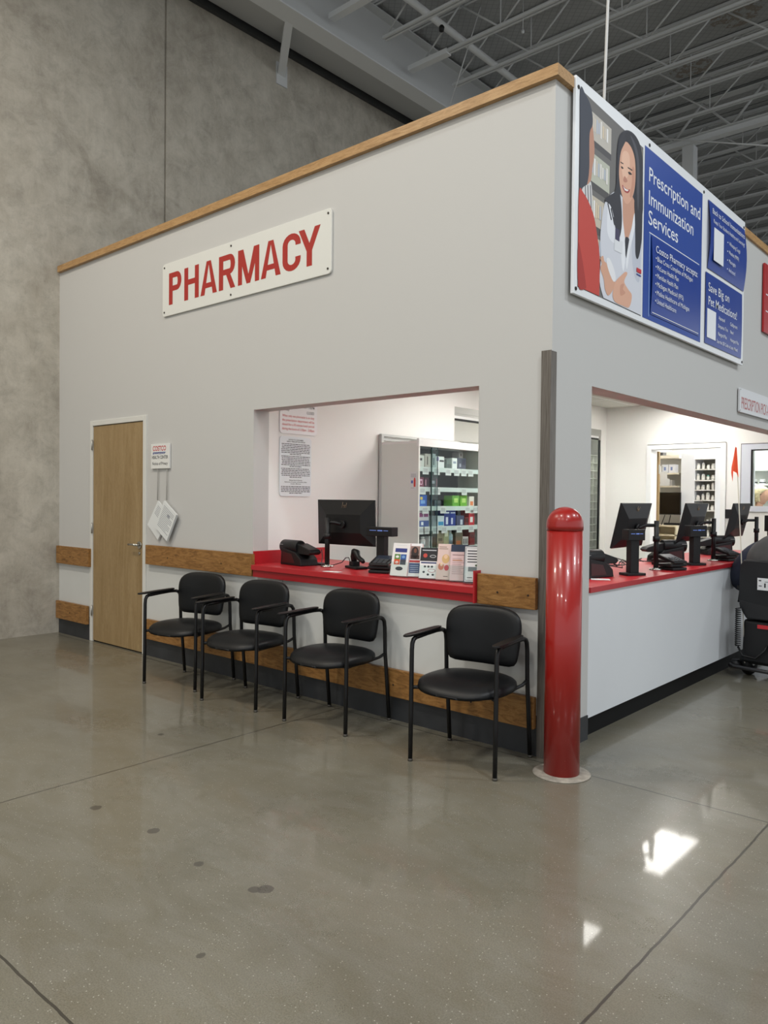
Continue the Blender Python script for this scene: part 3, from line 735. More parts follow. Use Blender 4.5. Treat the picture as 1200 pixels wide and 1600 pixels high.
# --- notices on the inner side wall (facing the counter)
WX = -2.538
def dashes(t, x, y0, y1, z, h, seed, density=.9):
    r = random.Random(seed); y = y0
    while y < y1-.004:
        w = r.uniform(.010, .034); t.face([(x, y, z), (x, min(y+w, y1), z), (x, min(y+w, y1), z+h), (x, y, z+h)]); y += w+r.uniform(.003, .006)
s = empty('opening_hours_sign', (WX, .253, 1.923), label='white opening hours notice with red text, upper of the two notices', cat='sign')
MB().prism([(.001, py, pz) for (py, pz) in rounded(.402, .56, .03)], (.006, 0, 0)).build('sign_board', mat('notice_gloss_white', (236,237,238), .4), s, bevel=.001)
t = MB().use(mat('notice_red', (196,70,70), .5))
for i, q in enumerate(('When only one pharmacist is on duty', 'the prescription department will be', 'closed for a 30 minute lunch period', 'during the hours of 1:30pm - 2:00pm')):
    t.text(q, (.0076, .024, .132-i*.034), YV, ZV, w=.345, h=.019, bold=.012)
t.use(mat('notice_ink', (60,62,70), .5)); t.text('Sunday', (.0076, .024, .182), YV, ZV, w=.075, h=.020, bold=.01); t.text('CLOSED', (.0076, .285, .170), YV, ZV, w=.082, h=.021, bold=.01)
t.text('Saturday', (.0076, .024, .222), YV, ZV, w=.095, h=.020, bold=.01); t.text('9:30AM - 7:00PM', (.0076, .205, .214), YV, ZV, w=.165, h=.021, bold=.01)
t.text('Pharmacy Hours', (.0076, .07, .45), YV, ZV, w=.26, h=.04, bold=.02)
t.build('lettering', None, s)
s = empty('consumer_notice', (WX, .255, 1.425), label='white notice to consumers packed with small black print, lower of the two', cat='sign')
MB().prism([(.001, py, pz) for (py, pz) in rounded(.338, .476, .028)], (.006, 0, 0)).build('sign_board', mat('notice_cool_white', (226,231,234), .4), s, bevel=.001)
t = MB(); t.text('NOTICE TO CONSUMERS', (.0076, .09, .446), YV, ZV, w=.16, h=.010, bold=.02); t.text('ABOUT PRESCRIPTION DRUGS', (.0076, .072, .431), YV, ZV, w=.195, h=.010, bold=.02)
z = .413; i = 0
for n_lines, gap in ((7, .004), (7, .004), (6, .012)):
    for k in range(n_lines):
        a, b_ = (.014, .325) if k != n_lines-1 else (.10, .24)
        dashes(t, .0076, a+random.uniform(0, .01), b_-random.uniform(0, .012), z, .0056, i); z -= .0134; i += 1
    z -= gap
t.text('Michigan Board of Pharmacy', (.0076, .10, z), YV, ZV, w=.14, h=.008, bold=.02); z -= .0142
t.text('Department of Licensing and Regulatory Affairs', (.0076, .05, z), YV, ZV, w=.24, h=.008, bold=.02); z -= .0142
t.text('Lansing, Michigan', (.0076, .115, z), YV, ZV, w=.11, h=.008, bold=.02); z -= .022
for k in range(5):
    a, b_ = (.014, .325) if k != 4 else (.10, .24)
    dashes(t, .0076, a, b_, z, .0056, 90+k); z -= .0130
t.build('lettering', M_ink, s)

# ================================================================== COUNTERS
c = empty('service_counter', (-1.5, 0, 0), label='red laminate counter under the front opening', cat='counter')
def LX(x): return x+1.5
b = MB(); b.prism([(LX(-2.487), -.060, .868), (LX(-.460), -.060, .868), (LX(-.460), 0.0, .868), (LX(-.478), .0, .868), (LX(-.478), .152, .868), (LX(-.16), .152, .868), (LX(-.16), .465, .868), (LX(-.72), .465, .868), (LX(-.72), .76, .868), (LX(-2.537), .76, .868), (LX(-2.537), .0, .868), (LX(-2.487), .0, .868)], (0, 0, .038))
b.build('worktop', M_red, c, bevel=.002)
MB().box(LX(-2.480), LX(-.462), -.046, -.008, .8165, .8675).build('apron', mat('red_laminate_apron', (158,26,34), .35), c)
MB().box(LX(-2.5385), LX(-2.522), .002, .76, .9065, 1.003).build('side_splash', M_red, c)
MB().box(LX(-.4575), LX(-.4465), -.064, -.0005, .815, 1.003).build('end_cap', M_red, c)
c = empty('pick_up_counter', (-.35, .473, 0), label='long red pick-up counter on a white front panel along the side wall', cat='counter')
def LX2(x): return x+.35
MB().box(LX2(-.72), LX2(.012), .002, 4.42, .868, .902, .002).build('worktop', M_red, c)
MB().box(LX2(-.03), LX2(-.001), .001, 4.425, .120, .867).build('front_panel', mat('counter_panel_white', (222,225,228), .32, noise=.02, nscale=1.5), c)
MB().box(LX2(-.06), LX2(-.030), .001, 4.425, .0, .135).build('kickboard', M_kick, c)
MB().box(LX2(-.70), LX2(-.66), .30, 4.425, .0, .867).build('back_panel', M_white, c)

# ================================================================== CHAIRS
def make_chair():
    r = empty('waiting_chair', (0, 0, 0))
    for sx in (-1, 1):
        x = .252*sx
        def tube_pts(pts): return [(x+p[0]*sx, p[1], p[2]) for p in pts]
        l1 = MB().tube(tube_pts([(0,-.210,.012), (0,-.207,.25), (0,-.204,.60), (0,-.200,.635), (0,-.188,.655), (0,-.165,.664)]), .0125, 10, 1.0).build('leg', M_tube, r)
        MB().cyl((x, -.210, 0), (x, -.210, .014), .0135, .013, seg=12).build('foot_cap', mat('worn_foot_cap', (74,70,64), .5), l1)
        l2 = MB().tube(tube_pts([(0,.225,.012), (0,.200,.25), (0,.178,.44), (0,.172,.60), (0,.165,.640), (0,.148,.660), (0,.12,.668)]), .0125, 10, 1.0).build('leg', M_tube, r)
        MB().cyl((x, .225, 0), (x, .225, .014), .0135, .013, seg=12).build('foot_cap', mat('worn_foot_cap', (74,70,64), .5), l2)
        # arm: tube between the leg tops with a flat pad over it
        a = MB().tube(tube_pts([(0,-.175,.662), (0,-.05,.668), (0,.06,.671), (0,.13,.667)]), .0120, 10)
        pts = []; n = 12
        for i in range(n+1):
            tt = i/n; y = -.262+.36*tt; w = .020+.006*math.sin(math.pi*tt) if 0 < tt < 1 else .010
            pts.append((x+sx*(.010*(1-tt)), y, .676+.006*tt, w))
        top = [(p[0]-p[3], p[1], p[2]) for p in pts]+[(p[0]+p[3], p[1], p[2]) for p in reversed(pts)]
        a.prism(top, (0, 0, .012)); a.build('armrest', M_tube, r, bevel=.003)
        MB().tube([(x, .178, .435), (x-.004*sx, .12, .418), (x-.03*sx, .04, .402), (x-.045*sx, -.06, .396), (x-.035*sx, -.15, .396), (x-.002*sx, -.205, .400)], .0095, 8).build('seat_rail', M_tube, r)
    MB().tube([(-.250,-.200,.396), (-.20,-.150,.394), (.20,-.150,.394), (.250,-.200,.396)], .008, 8).build('front_rail', M_tube, r)
    # seat cushion
    q = MB(); nr, na = 10, 48; rows = []
    def outline(a):
        ca, sa = math.cos(a), math.sin(a); e = 3.0
        rr = (abs(ca)**e+abs(sa)**e)**(-1/e)
        x = .254*ca*rr; y = .238*sa*rr
        if y > 0: x *= 1-.16*(y/.232)**1.5
        else: y *= 1.05
        return x, y-.020
    prof_ = [(0, .052), (.35, .050), (.62, .043), (.82, .031), (.93, .018), (.985, .005), (1.0, -.008), (.985, -.020), (.94, -.027), (.6, -.030), (0, -.030)]
    rings = []
    for (k_, z_) in prof_:
        if k_ == 0: rings.append([q.bm.verts.new((0, -.02, .423+z_))]); continue
        ring = []
        for i in range(na):
            x, y = outline(2*math.pi*i/na); xx, yy = x*k_, (y+.02)*k_-.02
            z2 = z_ + (-.016*max(0, -(yy+.10)/.13)**2 if z_ > -.02 else 0) + (.010*(abs(xx)/.24)**2 if z_ > .0 else 0)
            ring.append(q.bm.verts.new((xx, yy, .423+z2)))
        rings.append(ring)
    for A, B in zip(rings, rings[1:]):
        for i in range(na):
            j = (i+1) % na
            if len(A) == 1: f = q.bm.faces.new((A[0], B[i], B[j]))
            elif len(B) == 1: f = q.bm.faces.new((A[i], B[0], A[j]))
            else: f = q.bm.faces.new((A[i], B[i], B[j], A[j]))
            f.smooth = True
    q.build('seat', M_vinyl, r)
    # backrest cushion: rounded top, squarer bottom, gently dished
    q = MB(); na = 56; rings = []
    def bout(a):
        ca, sa = math.cos(a), math.sin(a); e = 3.6 if sa > 0 else 9
        rr = (abs(ca)**e+abs(sa)**e)**(-1/e); x = ca*rr; z = sa*rr
        w = .236-.012*(.5-.5*z)**2*2
        return x*w, z*.160
    prof_ = [(0, -.024), (.5, -.023), (.80, -.019), (.93, -.012), (.985, -.004), (1.0, .006), (.985, .018), (.94, .025), (.6, .030), (0, .030)]
    def bend(x, yv, z):
        return (x, yv+.155-.030*(x/.236)**2*1.0+.018*(z/.16), .662+z)
    for (k_, yv) in prof_:
        if k_ == 0: rings.append([q.bm.verts.new(bend(0, yv, 0))]); continue
        rings.append([q.bm.verts.new(bend(bout(2*math.pi*i/na)[0]*k_, yv, bout(2*math.pi*i/na)[1]*k_)) for i in range(na)])
    for A, B in zip(rings, rings[1:]):
        for i in range(na):
            j = (i+1) % na
            if len(A) == 1: f = q.bm.faces.new((A[0], B[i], B[j]))
            elif len(B) == 1: f = q.bm.faces.new((A[i], B[0], A[j]))
            else: f = q.bm.faces.new((A[i], B[i], B[j], A[j]))
            f.smooth = True
    q.build('backrest', M_vinyl, r)
    return r
ch0 = make_chair()
chairs = [(-2.895,-.325,13,'black vinyl armchair nearest the wooden door, leftmost of the row'),
          (-2.150,-.335,8,'second black vinyl armchair from the door, overlapping the leftmost one'),
          (-1.345,-.285,4.5,'black vinyl armchair between the overlapping pair and the one by the bollard'),
          (-.300,-.300,7.3,'black vinyl armchair nearest the red bollard')]
for i, (x, y, a, lb) in enumerate(chairs):
    o = ch0 if i == 0 else copy_tree(ch0)
    o.location = (x, y, 0); o.rotation_euler = (0, 0, R(a)); tag(o, lb, 'chair', 'black waiting chairs along the front wall')

# ================================================================== COUNTER EQUIPMENT
def monitor(loc, yaw, tilt, pole, label, zc=1.235, w=.555, h=.335):
    """back of the screen faces local -Y; loc = point on the worktop under the screen centre, pole = (dx,dy) of its stand"""
    r = empty('computer_monitor', loc, yaw, label, 'monitor', 'monitors on the counters')
    rot = Matrix.Rotation(tilt, 3, 'X'); cz = zc-loc[2]
    def tr(p): q = rot @ Vector(p); return Vector((q.x, q.y, q.z+cz))
    b = MB(); o = [(-w/2,0,-h/2), (w/2,0,-h/2), (w/2,0,h/2), (-w/2,0,h/2)]; i_ = [(-w*.30,-.032,-h*.22), (w*.30,-.032,-h*.22), (w*.30,-.032,h*.18), (-w*.30,-.032,h*.18)]
    fo = [(p[0], .012, p[2]) for p in o]
    A = [b.bm.verts.new(tr(p)) for p in o]; I = [b.bm.verts.new(tr(p)) for p in i_]; Fq = [b.bm.verts.new(tr(p)) for p in fo]
    b.bm.faces.new(I)
    for k in range(4):
        j = (k+1) % 4; b.bm.faces.new((A[k], A[j], I[j], I[k])); b.bm.faces.new((A[k], Fq[k], Fq[j], A[j]))
    b.bm.faces.new(list(reversed(Fq)))
    hs = b.build('housing', M_black, r)
    b = MB(); b.face([tr((-w/2+.008, .0125, -h/2+.012)), tr((w/2-.008, .0125, -h/2+.012)), tr((w/2-.008, .0125, h/2-.008)), tr((-w/2+.008, .0125, h/2-.008))])
    b.build('screen', mat('screen_lit', (120,140,170), .2), r)
    b = MB(); zz = h*.345; yb = -.0125
    for (x0_, dz0, x1_, dz1) in ((-.026, -.034, -.010, .036), (-.006, -.022, .002, .016), (-.010, .010, .004, .014), (.002, -.022, .010, .014), (.010, -.036, .026, .030), (.010, .014, .022, .014)):
        p0 = tr((x0_, yb-.004, zz+dz0)); p1 = tr((x1_, yb-.004, zz+dz1)); b.cyl(p0, p1, .0016, seg=6)
    b.build('maker_mark', mat('dull_brass_mark', (120,102,84), .35, .5), r)
    px, py = pole
    b = MB(); b.cyl(tr((0, -.032, -.01)), tr((0, -.055, -.01)), .030, seg=18); b.tube([tr((0, -.05, -.01)), (px*.5, -.065, cz), (px, py, cz)], .013, 8)
    b.build('arm_joint', M_black, r)
    b = MB(); b.cyl((px, py, .012), (px, py, cz+.035), .018, seg=18); b.cyl((px, py, cz-.12), (px, py, cz-.08), .026, seg=18); b.build('pole', M_black, r)
    MB().cyl((px, py, 0), (px, py, .010), .048, seg=24).cyl((px, py, .010), (px, py, .016), .026, seg=24).build('base_plate', M_chrome, r)
    return r
ZT = .9065; ZT2 = .9025
monitor((-1.880, .335, ZT), R(3), R(2), (-.095, -.095), 'monitor with its back to the camera on the front counter')
W1 = pix(988, 820, 0, -.30); W2 = pix(1083, 816, 0, -.30); W3 = pix(1154, 811, 0, -.30)
for q, lb in ((W1, 'monitor tilted on the side counter, nearest the corner'), (W2, 'monitor on the side counter in front of the inner doorway'), (W3, 'monitor on the side counter, farthest, beside the orange flag')):
    monitor((-.30, q.y, ZT2), R(91), R(13), (.135, -.13), lb)
def pole_display(loc, yaw, label, w=.225, hz=.275, hh=.064):
    r = empty('pole_display', loc, yaw, label, 'display', 'customer price displays on the counters')
    MB().box(-.075, .075, -.05, .05, 0, .018, .004).build('base', M_black, r)
    MB().box(-.034, .034, -.026, .026, .018, hz-hh/2+.002, .003).build('pole', M_black, r)
    MB().box(-w/2, w/2, -.045, .03, hz-hh/2-.0, hz+hh/2, .004).build('display_head', M_black, r)
    MB().box(-w*.36, -w*.10, -.0462, -.0455, hz+.006, hz+.010).box(-w*.05, w*.14, -.0462, -.0455, hz+.004, hz+.012).box(w*.18, w*.36, -.0462, -.0455, hz+.006, hz+.010).build('lit_digits', mat('blue_digits', (110,140,220), .4, emit=.12), r)
    return r
pole_display((-1.515, .335, ZT), R(5), 'low black price display right of the front monitor')
p1 = pix(990, 836, 0, -.13); p2 = pix(1086, 830, 0, -.13)
pole_display((-.13, 1.38, ZT2), R(60), 'black price display below the nearest side monitor', .135, .28, .075)
pole_display((-.13, p2.y, ZT2), R(60), 'black price display before the side counter\'s middle monitor', .16, .275, .09)
pole_display((-.10, 4.62, ZT2), R(55), 'tall black display box beside the farthest side monitor', .13, .30, .16)
def printer(loc, yaw, label, flip=1):
    r = empty('slip_printer', loc, yaw, label, 'printer', 'slip printers on the counters')
    b = MB(); b.prism([(-.125*flip, -.07, .0), (-.115*flip, -.07, .13), (.06*flip, -.07, .10), (.13*flip, -.07, .05), (.14*flip, -.07, 0)], (0, .16, 0)); b.build('body', M_black, r, bevel=.006)
    b = MB(); b.cyl((-.150*flip, -.012, .135), (.055*flip, -.012, .135), .052, seg=28); b.build('drum_cover', M_black, r, bevel=.004)
    b = MB(); b.prism([(.05*flip, -.045, .165), (.20*flip, -.045, .125), (.225*flip, -.045, .105), (.20*flip, -.045, .085), (.05*flip, -.045, .085)], (0, .10, 0)); b.build('paper_tray', M_black, r, bevel=.005)
    MB().box(min(-.145*flip, -.10*flip), max(-.145*flip, -.10*flip), -.0665, -.063, .150, .154).build('mark', mat('pale_mark', (150,150,150), .5), r)
    MB().prism([(-.10*flip, -.0715, .018), (-.10*flip, -.0715, .10), (.02*flip, -.0715, .085), (.06*flip, -.0715, .018)], (0, .001, 0)).build('red_side', mat('dark_red_plastic', (58,18,20), .4), r)
    return r
printer((-2.255, .20, ZT), R(-6), 'black printer with drum top at the left end of the front counter')
pp = pix(940, 900, 2, ZT2); printer((-.27, 1.06, ZT2), R(78), 'black drum-topped printer against the wall corner on the side counter')
pp = pix(1055, 872, 0, -.35); printer((-.42, pp.y, ZT2), R(52), 'black drum-topped printer between the near and middle side monitors', -1)
pp = pix(1132, 855, 0, -.35); printer((-.42, pp.y, ZT2), R(48), 'black drum-topped printer between the middle and far side monitors', -1)
def terminal(loc, yaw, label):
    r = empty('card_terminal', loc, yaw, label, 'card terminal', 'card terminals on the counters')
    MB().box(-.075, .075, -.08, .08, 0, .022, .008).build('base', M_black, r)
    MB().box(-.085, .085, -.07, .07, .026, .048, .008).build('tray', M_black, r)
    MB().prism([(-.07, -.085, .050), (-.07, .075, .085), (-.07, .075, .115), (-.07, -.085, .068)], (.14, 0, 0)).build('handset', M_black, r, bevel=.006)
    MB().prism([(-.055, .0, .093), (-.055, .065, .112), (-.055, .066, .1135), (-.055, .001, .0945)], (.11, 0, 0)).build('screen', mat('terminal_screen', (30,38,52), .35), r)
    k = MB()
    for i in range(4):
        for j in range(3):
            yy = -.075+.018*i; zz = .0705+(yy+.085)*.29; k.box(-.045+.034*j, -.020+.034*j, yy, yy+.012, zz-.002, zz+.003)
    k.build('keypad', mat('key_grey', (70,72,76), .5), r)
    return r
terminal((-1.405, .215, ZT), R(20), 'black card terminal beside the brochures on the front counter')
q = pix(1048, 893, 2, ZT2); terminal((min(q.x, -.10), q.y+.15, ZT2), R(70), 'black card terminal in front of the middle side monitor')
q = pix(1129, 877, 2, ZT2); terminal((min(q.x, -.10), q.y+.1, ZT2), R(70), 'black card terminal near the far end of the side counter')
r = empty('barcode_scanner', (-1.735, .30, ZT), R(-20), 'black handheld barcode scanner resting in its cradle', 'scanner')
MB().box(-.09, .09, -.05, .05, 0, .018, .006).box(-.06, .0, -.03, .03, .018, .05, .006).build('cradle', M_black, r)
MB().tube([(-.035, 0, .04), (-.040, 0, .085), (-.022, 0, .118), (.005, 0, .115), (.02, 0, .09), (.05, 0, .075), (.10, 0, .062), (.115, 0, .055)], .02, 12, rad=[.020,.026,.030,.026,.020,.018,.017,.012]).build('scanner_body', M_black, r)
cb = empty('desk_cable', (-2.20, .40, ZT), 0, 'thin black cable looping over the front counter below the monitor', 'cable')
MB().tube([(.0, 0, .11), (.01, .0, .05), (.03, -.03, .006), (.10, -.09, .005), (.20, -.08, .005), (.27, -.05, .03), (.30, -.04, .065), (.34, -.05, .07), (.375, -.07, .04), (.385, -.09, .01)], .0035, 6).build('cord', M_black, cb)
MB().prism([(-.06, -.09, 0), (.10, -.10, 0), (.07, -.02, 0), (-.03, -.02, 0)], (0, 0, .012)).build('plug_block', mat('dark_grey_plastic', (56,54,56), .5), cb)
for (u, v, w, h, a, lb, z, pl) in ((519, 893, .13, .055, 12, 'white slip lying at the monitor base on the front counter', ZT, 0), (938, 905, .12, .09, 30, 'white slips beside the corner printer on the side counter', ZT2, 0),
                               (1083, 880, .14, .09, 20, 'white papers behind the price display on the side counter', ZT2, 0)):
    p = pix(u, v, 2, z+.002); o = MB().box(-w/2, w/2, -h/2, h/2, 0, .0012).build('paper_slip', M_paper); o.location = (min(p.x, -.06) if z == ZT2 else p.x, p.y, z+.0005); o.rotation_euler.z = R(a); tag(o, lb, 'paper')
o = MB().box(-.09, .09, -.07, .07, 0, .05, .01).build('small_box_device', M_black); o.location = (-.30, 2.40, ZT2); tag(o, 'low black box among the cables on the side counter', 'device')
cb = empty('cable_tangle', (-.45, 1.75, ZT2), 0, 'loose black cables coiled under the near side monitor', 'cable')
r_ = random.Random(4)
for k in range(5):
    pts = [(.05*k-.1+r_.uniform(-.05,.05), -.35+.12*i+r_.uniform(-.03,.03), .006+.05*abs(math.sin(i*1.3+k))) for i in range(8)]
    MB().tube(pts, .004, 6).build('cord', M_black, cb)

# --- brochure holders on the front counter
def stand(u, v, yaw, w, h, label, art_fn, side=(222,200,198), lean=14, dx=0):
    p = pix(u, v, 2, ZT); r = empty('brochure_stand', (p.x, p.y, ZT), R(yaw), label, 'brochure stand', 'brochure stands on the front counter')
    la = R(lean); d = .030
    def tr(x, y, z): return Vector((x, y*math.cos(la)+z*math.sin(la), z*math.cos(la)-y*math.sin(la)+.010))
    b = MB(); P = [tr(-w/2, 0, 0), tr(w/2, 0, 0), tr(w/2, 0, h), tr(-w/2, 0, h)]; Q = [tr(-w/2, d, 0), tr(w/2, d, 0), tr(w/2, d, h), tr(-w/2, d, h)]
    A = [b.bm.verts.new(q) for q in P]; B = [b.bm.verts.new(q) for q in Q]
    b.bm.faces.new(A); b.bm.faces.new(list(reversed(B)))
    for k in range(4): b.bm.faces.new((A[k], B[k], B[(k+1) % 4], A[(k+1) % 4]))
    b.build('leaflets', flat(side, .5), r)
    t = MB()
    def rect(rgb, x0, x1, z0, z1, k=1): t.use(flat(rgb)); t.face([tr(-w/2+x0*w, -.0006*k, z0*h), tr(-w/2+x1*w, -.0006*k, z0*h), tr(-w/2+x1*w, -.0006*k, z1*h), tr(-w/2+x0*w, -.0006*k, z1*h)])
    def blob(rgb, cx, cz, rx, rz, k=2): t.use(flat(rgb)); t.face([tr(-w/2+(cx+rx*math.cos(a*math.pi/8))*w, -.0006*k, (cz+rz*math.sin(a*math.pi/8))*h) for a in range(16)])
    art_fn(rect, blob); t.build('cover_print', None, r)
    b = MB(); b.prism([tr(-w/2-.003, -.004, -.004), tr(w/2+.003, -.004, -.004), tr(w/2+.003, -.004, h*.42), tr(-w/2-.003, -.004, h*.42)], tr(0, -.002, 0)-tr(0, 0, 0))
    b.prism([tr(-w/2-.004, -.006, -.008), tr(w/2+.004, -.006, -.008), tr(w/2+.004, d+.004, -.008), tr(-w/2-.004, d+.004, -.008)], tr(0, 0, .003)-tr(0, 0, 0))
    b.build('clear_holder', M_clear, r)
    return r
def a1(rect, blob):
    rect((240,236,234), 0, 1, 0, 1); rect((52,60,130), .15, .85, .72, .84, 2); rect((96,140,70), .15, .49, .50, .66, 2); rect((52,90,160), .51, .85, .50, .66, 2)
    rect((214,84,40), .15, .49, .34, .50, 2); rect((60,64,74), .51, .85, .34, .50, 2); blob((28,28,34), .5, .22, .22, .06); rect((230,230,230), .2, .8, .92, .95, 2)
    blob((236,236,236), .32, .58, .1, .04, 3); blob((236,200,190), .32, .41, .1, .04, 3); blob((120,160,210), .68, .58, .1, .04, 3)
def a2(rect, blob):
    rect((242,240,240), 0, 1, 0, 1); rect((150,120,110), .18, .85, .52, .92, 2); blob((44,30,28), .5, .72, .26, .18, 3); blob((120,70,52), .52, .78, .10, .07, 4); rect((60,34,30), .22, .80, .52, .64, 3)
    rect((176,58,56), .15, .88, .42, .49, 2); rect((44,66,120), .15, .88, .10, .40, 2); 
    for k in range(4): rect((200,206,226), .22, .80, .14+.06*k, .155+.06*k, 3)
def a3(rect, blob):
    rect((242,240,240), 0, 1, 0, 1); rect((34,32,36), 0, 1, .56, 1, 2); blob((196,70,60), .28, .74, .12, .07, 3); blob((190,190,192), .72, .72, .18, .05, 3); blob((40,40,44), .72, .72, .14, .03, 4)
    rect((200,200,206), .1, .9, .90, .93, 3); rect((70,80,120), .06, .94, .48, .53, 2)
    for (x, z) in ((.3, .38), (.5, .38), (.7, .38), (.25, .2), (.5, .12), (.78, .12)): blob((40,40,46), x, z, .07, .035, 2)
    blob((170,30,60), .7, .25, .22, .06, 2); blob((240,238,238), .7, .25, .19, .048, 3)
def a4(rect, blob):
    rect((226,200,192), 0, 1, 0, 1); blob((214,178,120), .58, .58, .26, .13, 2); blob((232,196,160), .58, .64, .13, .06, 3); blob((206,120,90), .30, .36, .2, .10, 2); blob((196,60,70), .68, .33, .16, .08, 3); blob((238,206,176), .32, .42, .1, .05, 3)
    rect((150,130,110), .08, .6, .90, .92, 2); rect((150,130,110), .08, .7, .85, .87, 2); rect((120,90,80), .5, .8, .08, .10, 2)
def a5(rect, blob):
    rect((220,194,194), 0, 1, 0, 1); rect((28,44,70), 0, 1, .80, 1, 2); rect((140,110,110), .1, .9, .70, .72, 2)
    for k in range(9): rect((170,140,140), .12, .86-.1*(k % 3), .18+.052*k, .195+.052*k, 2)
    rect((196,130,70), .12, .7, .55, .57, 3)
def a6(rect, blob):
    rect((40,44,60), 0, 1, 0, 1); rect((238,238,240), .05, .95, .025, .975, 2); rect((44,48,66), .09, .91, .055, .945, 3); rect((240,240,242), .11, .89, .065, .935, 4)
    for k in range(5): rect((50,50,58), .2, .8, .84-.075*k, .868-.075*k, 5)
    rect((120,124,130), .25, .75, .30, .42, 5); blob((70,90,60), .72, .46, .08, .03, 6); rect((60,60,66), .2, .5, .12, .14, 5)
stand(622, 902, 11, .125, .215, 'brochure stand with a grid of four coloured squares, leftmost', a1)
stand(646, 903, 26, .095, .215, 'slim brochure stand showing a dark-haired figure above a blue box', a2)
stand(668, 906, 22, .115, .195, 'brochure stand with a black upper half and small round icons', a3, (40,38,42))
stand(692, 908, 20, .095, .225, 'tall pinkish brochure stand with cartoon-like round faces', a4, (200,184,180))
stand(715, 910, 24, .105, .225, 'pink text leaflet stand with a dark blue top band', a5, (36,52,78))
stand(737.5, 913, 30, .105, .225, 'white leaflet in a dark border at the right end of the opening', a6)

# ================================================================== DISPLAY CABINET
cx0, cx1, cy0, cy1 = -2.525, -2.07, 1.42, 2.62
c = empty('medicine_cabinet', ((cx0+cx1)/2, (cy0+cy1)/2, 0), label='tall grey cabinet with glass doors and stocked shelves', cat='cabinet')
ox, oy = c.location.x, c.location.y
def cb_(x0, x1, y0, y1, z0, z1, name, m, mb=None, **kw):
    return (mb or MB()).box(x0-ox, x1-ox, y0-oy, y1-oy, z0, z1).build(name, m, c, **kw)
cb_(cx0, cx1, cy0, cy0+.018, 0, 1.895, 'end_panel', M_cab); cb_(cx0, cx1, cy1-.018, cy1, 0, 1.895, 'end_panel', M_cab)
cb_(cx0, cx0+.012, cy0+.018, cy1-.018, 0, 1.895, 'back_panel', M_dark)
cb_(cx0, cx1, cy0, cy1, 1.895, 1.915, 'top_panel', M_white)
cb_(cx1-.02, cx1+.004, cy0-.004, cy1, 1.870, 1.935, 'head_rail', mat('rail_white', (232,233,232), .35))
b = MB()
for yy, zz in ((cy0-.003, 1.99), ): b.box(cx0-ox, cx0+.03-ox, yy-oy, yy+.03-oy, 0, zz)
b.box(cx0-ox, cx0+.02-ox, cy0-oy, cy1-oy, 1.975, 1.995); b.box(cx0-ox, cx0+.02-ox, cy0-oy, cy1-oy, 1.94, 1.955)
b.build('back_post', mat('rail_grey', (196,198,196), .4), c)
SH = [1.690, 1.515, 1.347, 1.168, .978, .62]
for k, z in enumerate(SH):
    s_ = cb_(cx0+.015, cx1-.025, cy0+.019, cy1-.019, z-.012, z, 'shelf', M_white)
    cb_(cx1-.0255, cx1-.020, cy0+.019, cy1-.019, z-.036, z+.004, 'price_rail', mat('rail_channel', (214,222,220), .35))
tags = {0: [1.50,1.66,1.83,1.96,2.07,2.18], 1: [1.46,1.60,1.67,2.08], 2: [1.50,1.76,2.14,2.27], 3: [1.45,1.52,1.65,1.78,2.01,2.20], 4: [1.48,1.60,1.86,2.06,2.2]}
for k, L_ in tags.items():
    for y in L_:
        z = SH[k]; b = MB().use(M_paper); b.box(cx1-.0195-ox, cx1-.0185-ox, y-oy, y+.085-oy, z-.062, z+.002); b.use(mat('print_grey', (150,152,158), .7))
        for q in range(3): b.box(cx1-.0184-ox, cx1-.0181-ox, y+.008-oy, y+.07-oy, z-.018-.012*q, z-.013-.012*q)
        b.build('price_tag', None, c)
cb_(cx1-.0125, cx1-.0085, cy0+.02, 1.70, .08, 1.868, 'glass_door', M_glass); cb_(cx1-.0065, cx1-.0025, 1.61, cy1-.02, .08, 1.868, 'glass_door', M_glass)
cb_(cx1-.0135, cx1-.0015, 1.608, 1.6125, .08, 1.868, 'glass_edge', mat('green_glass_edge', (60,84,80), .2)); cb_(cx1-.0135, cx1-.0075, 1.697, 1.7015, .08, 1.868, 'glass_edge', mat('green_glass_edge', (60,84,80), .2))
cb_(cx0+.02, cx1-.002, cy0+.02, cy1-.02, 0, .08, 'plinth', M_white)
# notice on the cabinet's end
n_ = empty('cabinet_notice', (-2.162, cy0-.001, 1.488), label='small white notice with a red figure on the cabinet side', cat='notice')
MB().box(0, .078, -.002, 0, 0, .160).build('sheet', M_paper, n_)
t = MB().use(mat('figure_red', (214,64,58), .6)); t.box(.042, .062, -.0026, -.0022, .03, .095); t.cyl((.052, -.0022, .102), (.052, -.0026, .102), .008, seg=12)
t.use(mat('print_blue', (90,110,180), .6)); t.box(.012, .034, -.0026, -.0022, .06, .085)
t.use(mat('print_grey', (150,152,158), .7)); 
for q in range(3): t.box(.010, .068, -.0026, -.0022, .115+.011*q, .119+.011*q)
t.box(.01, .05, -.0026, -.0022, .018, .021); t.build('print', None, n_)
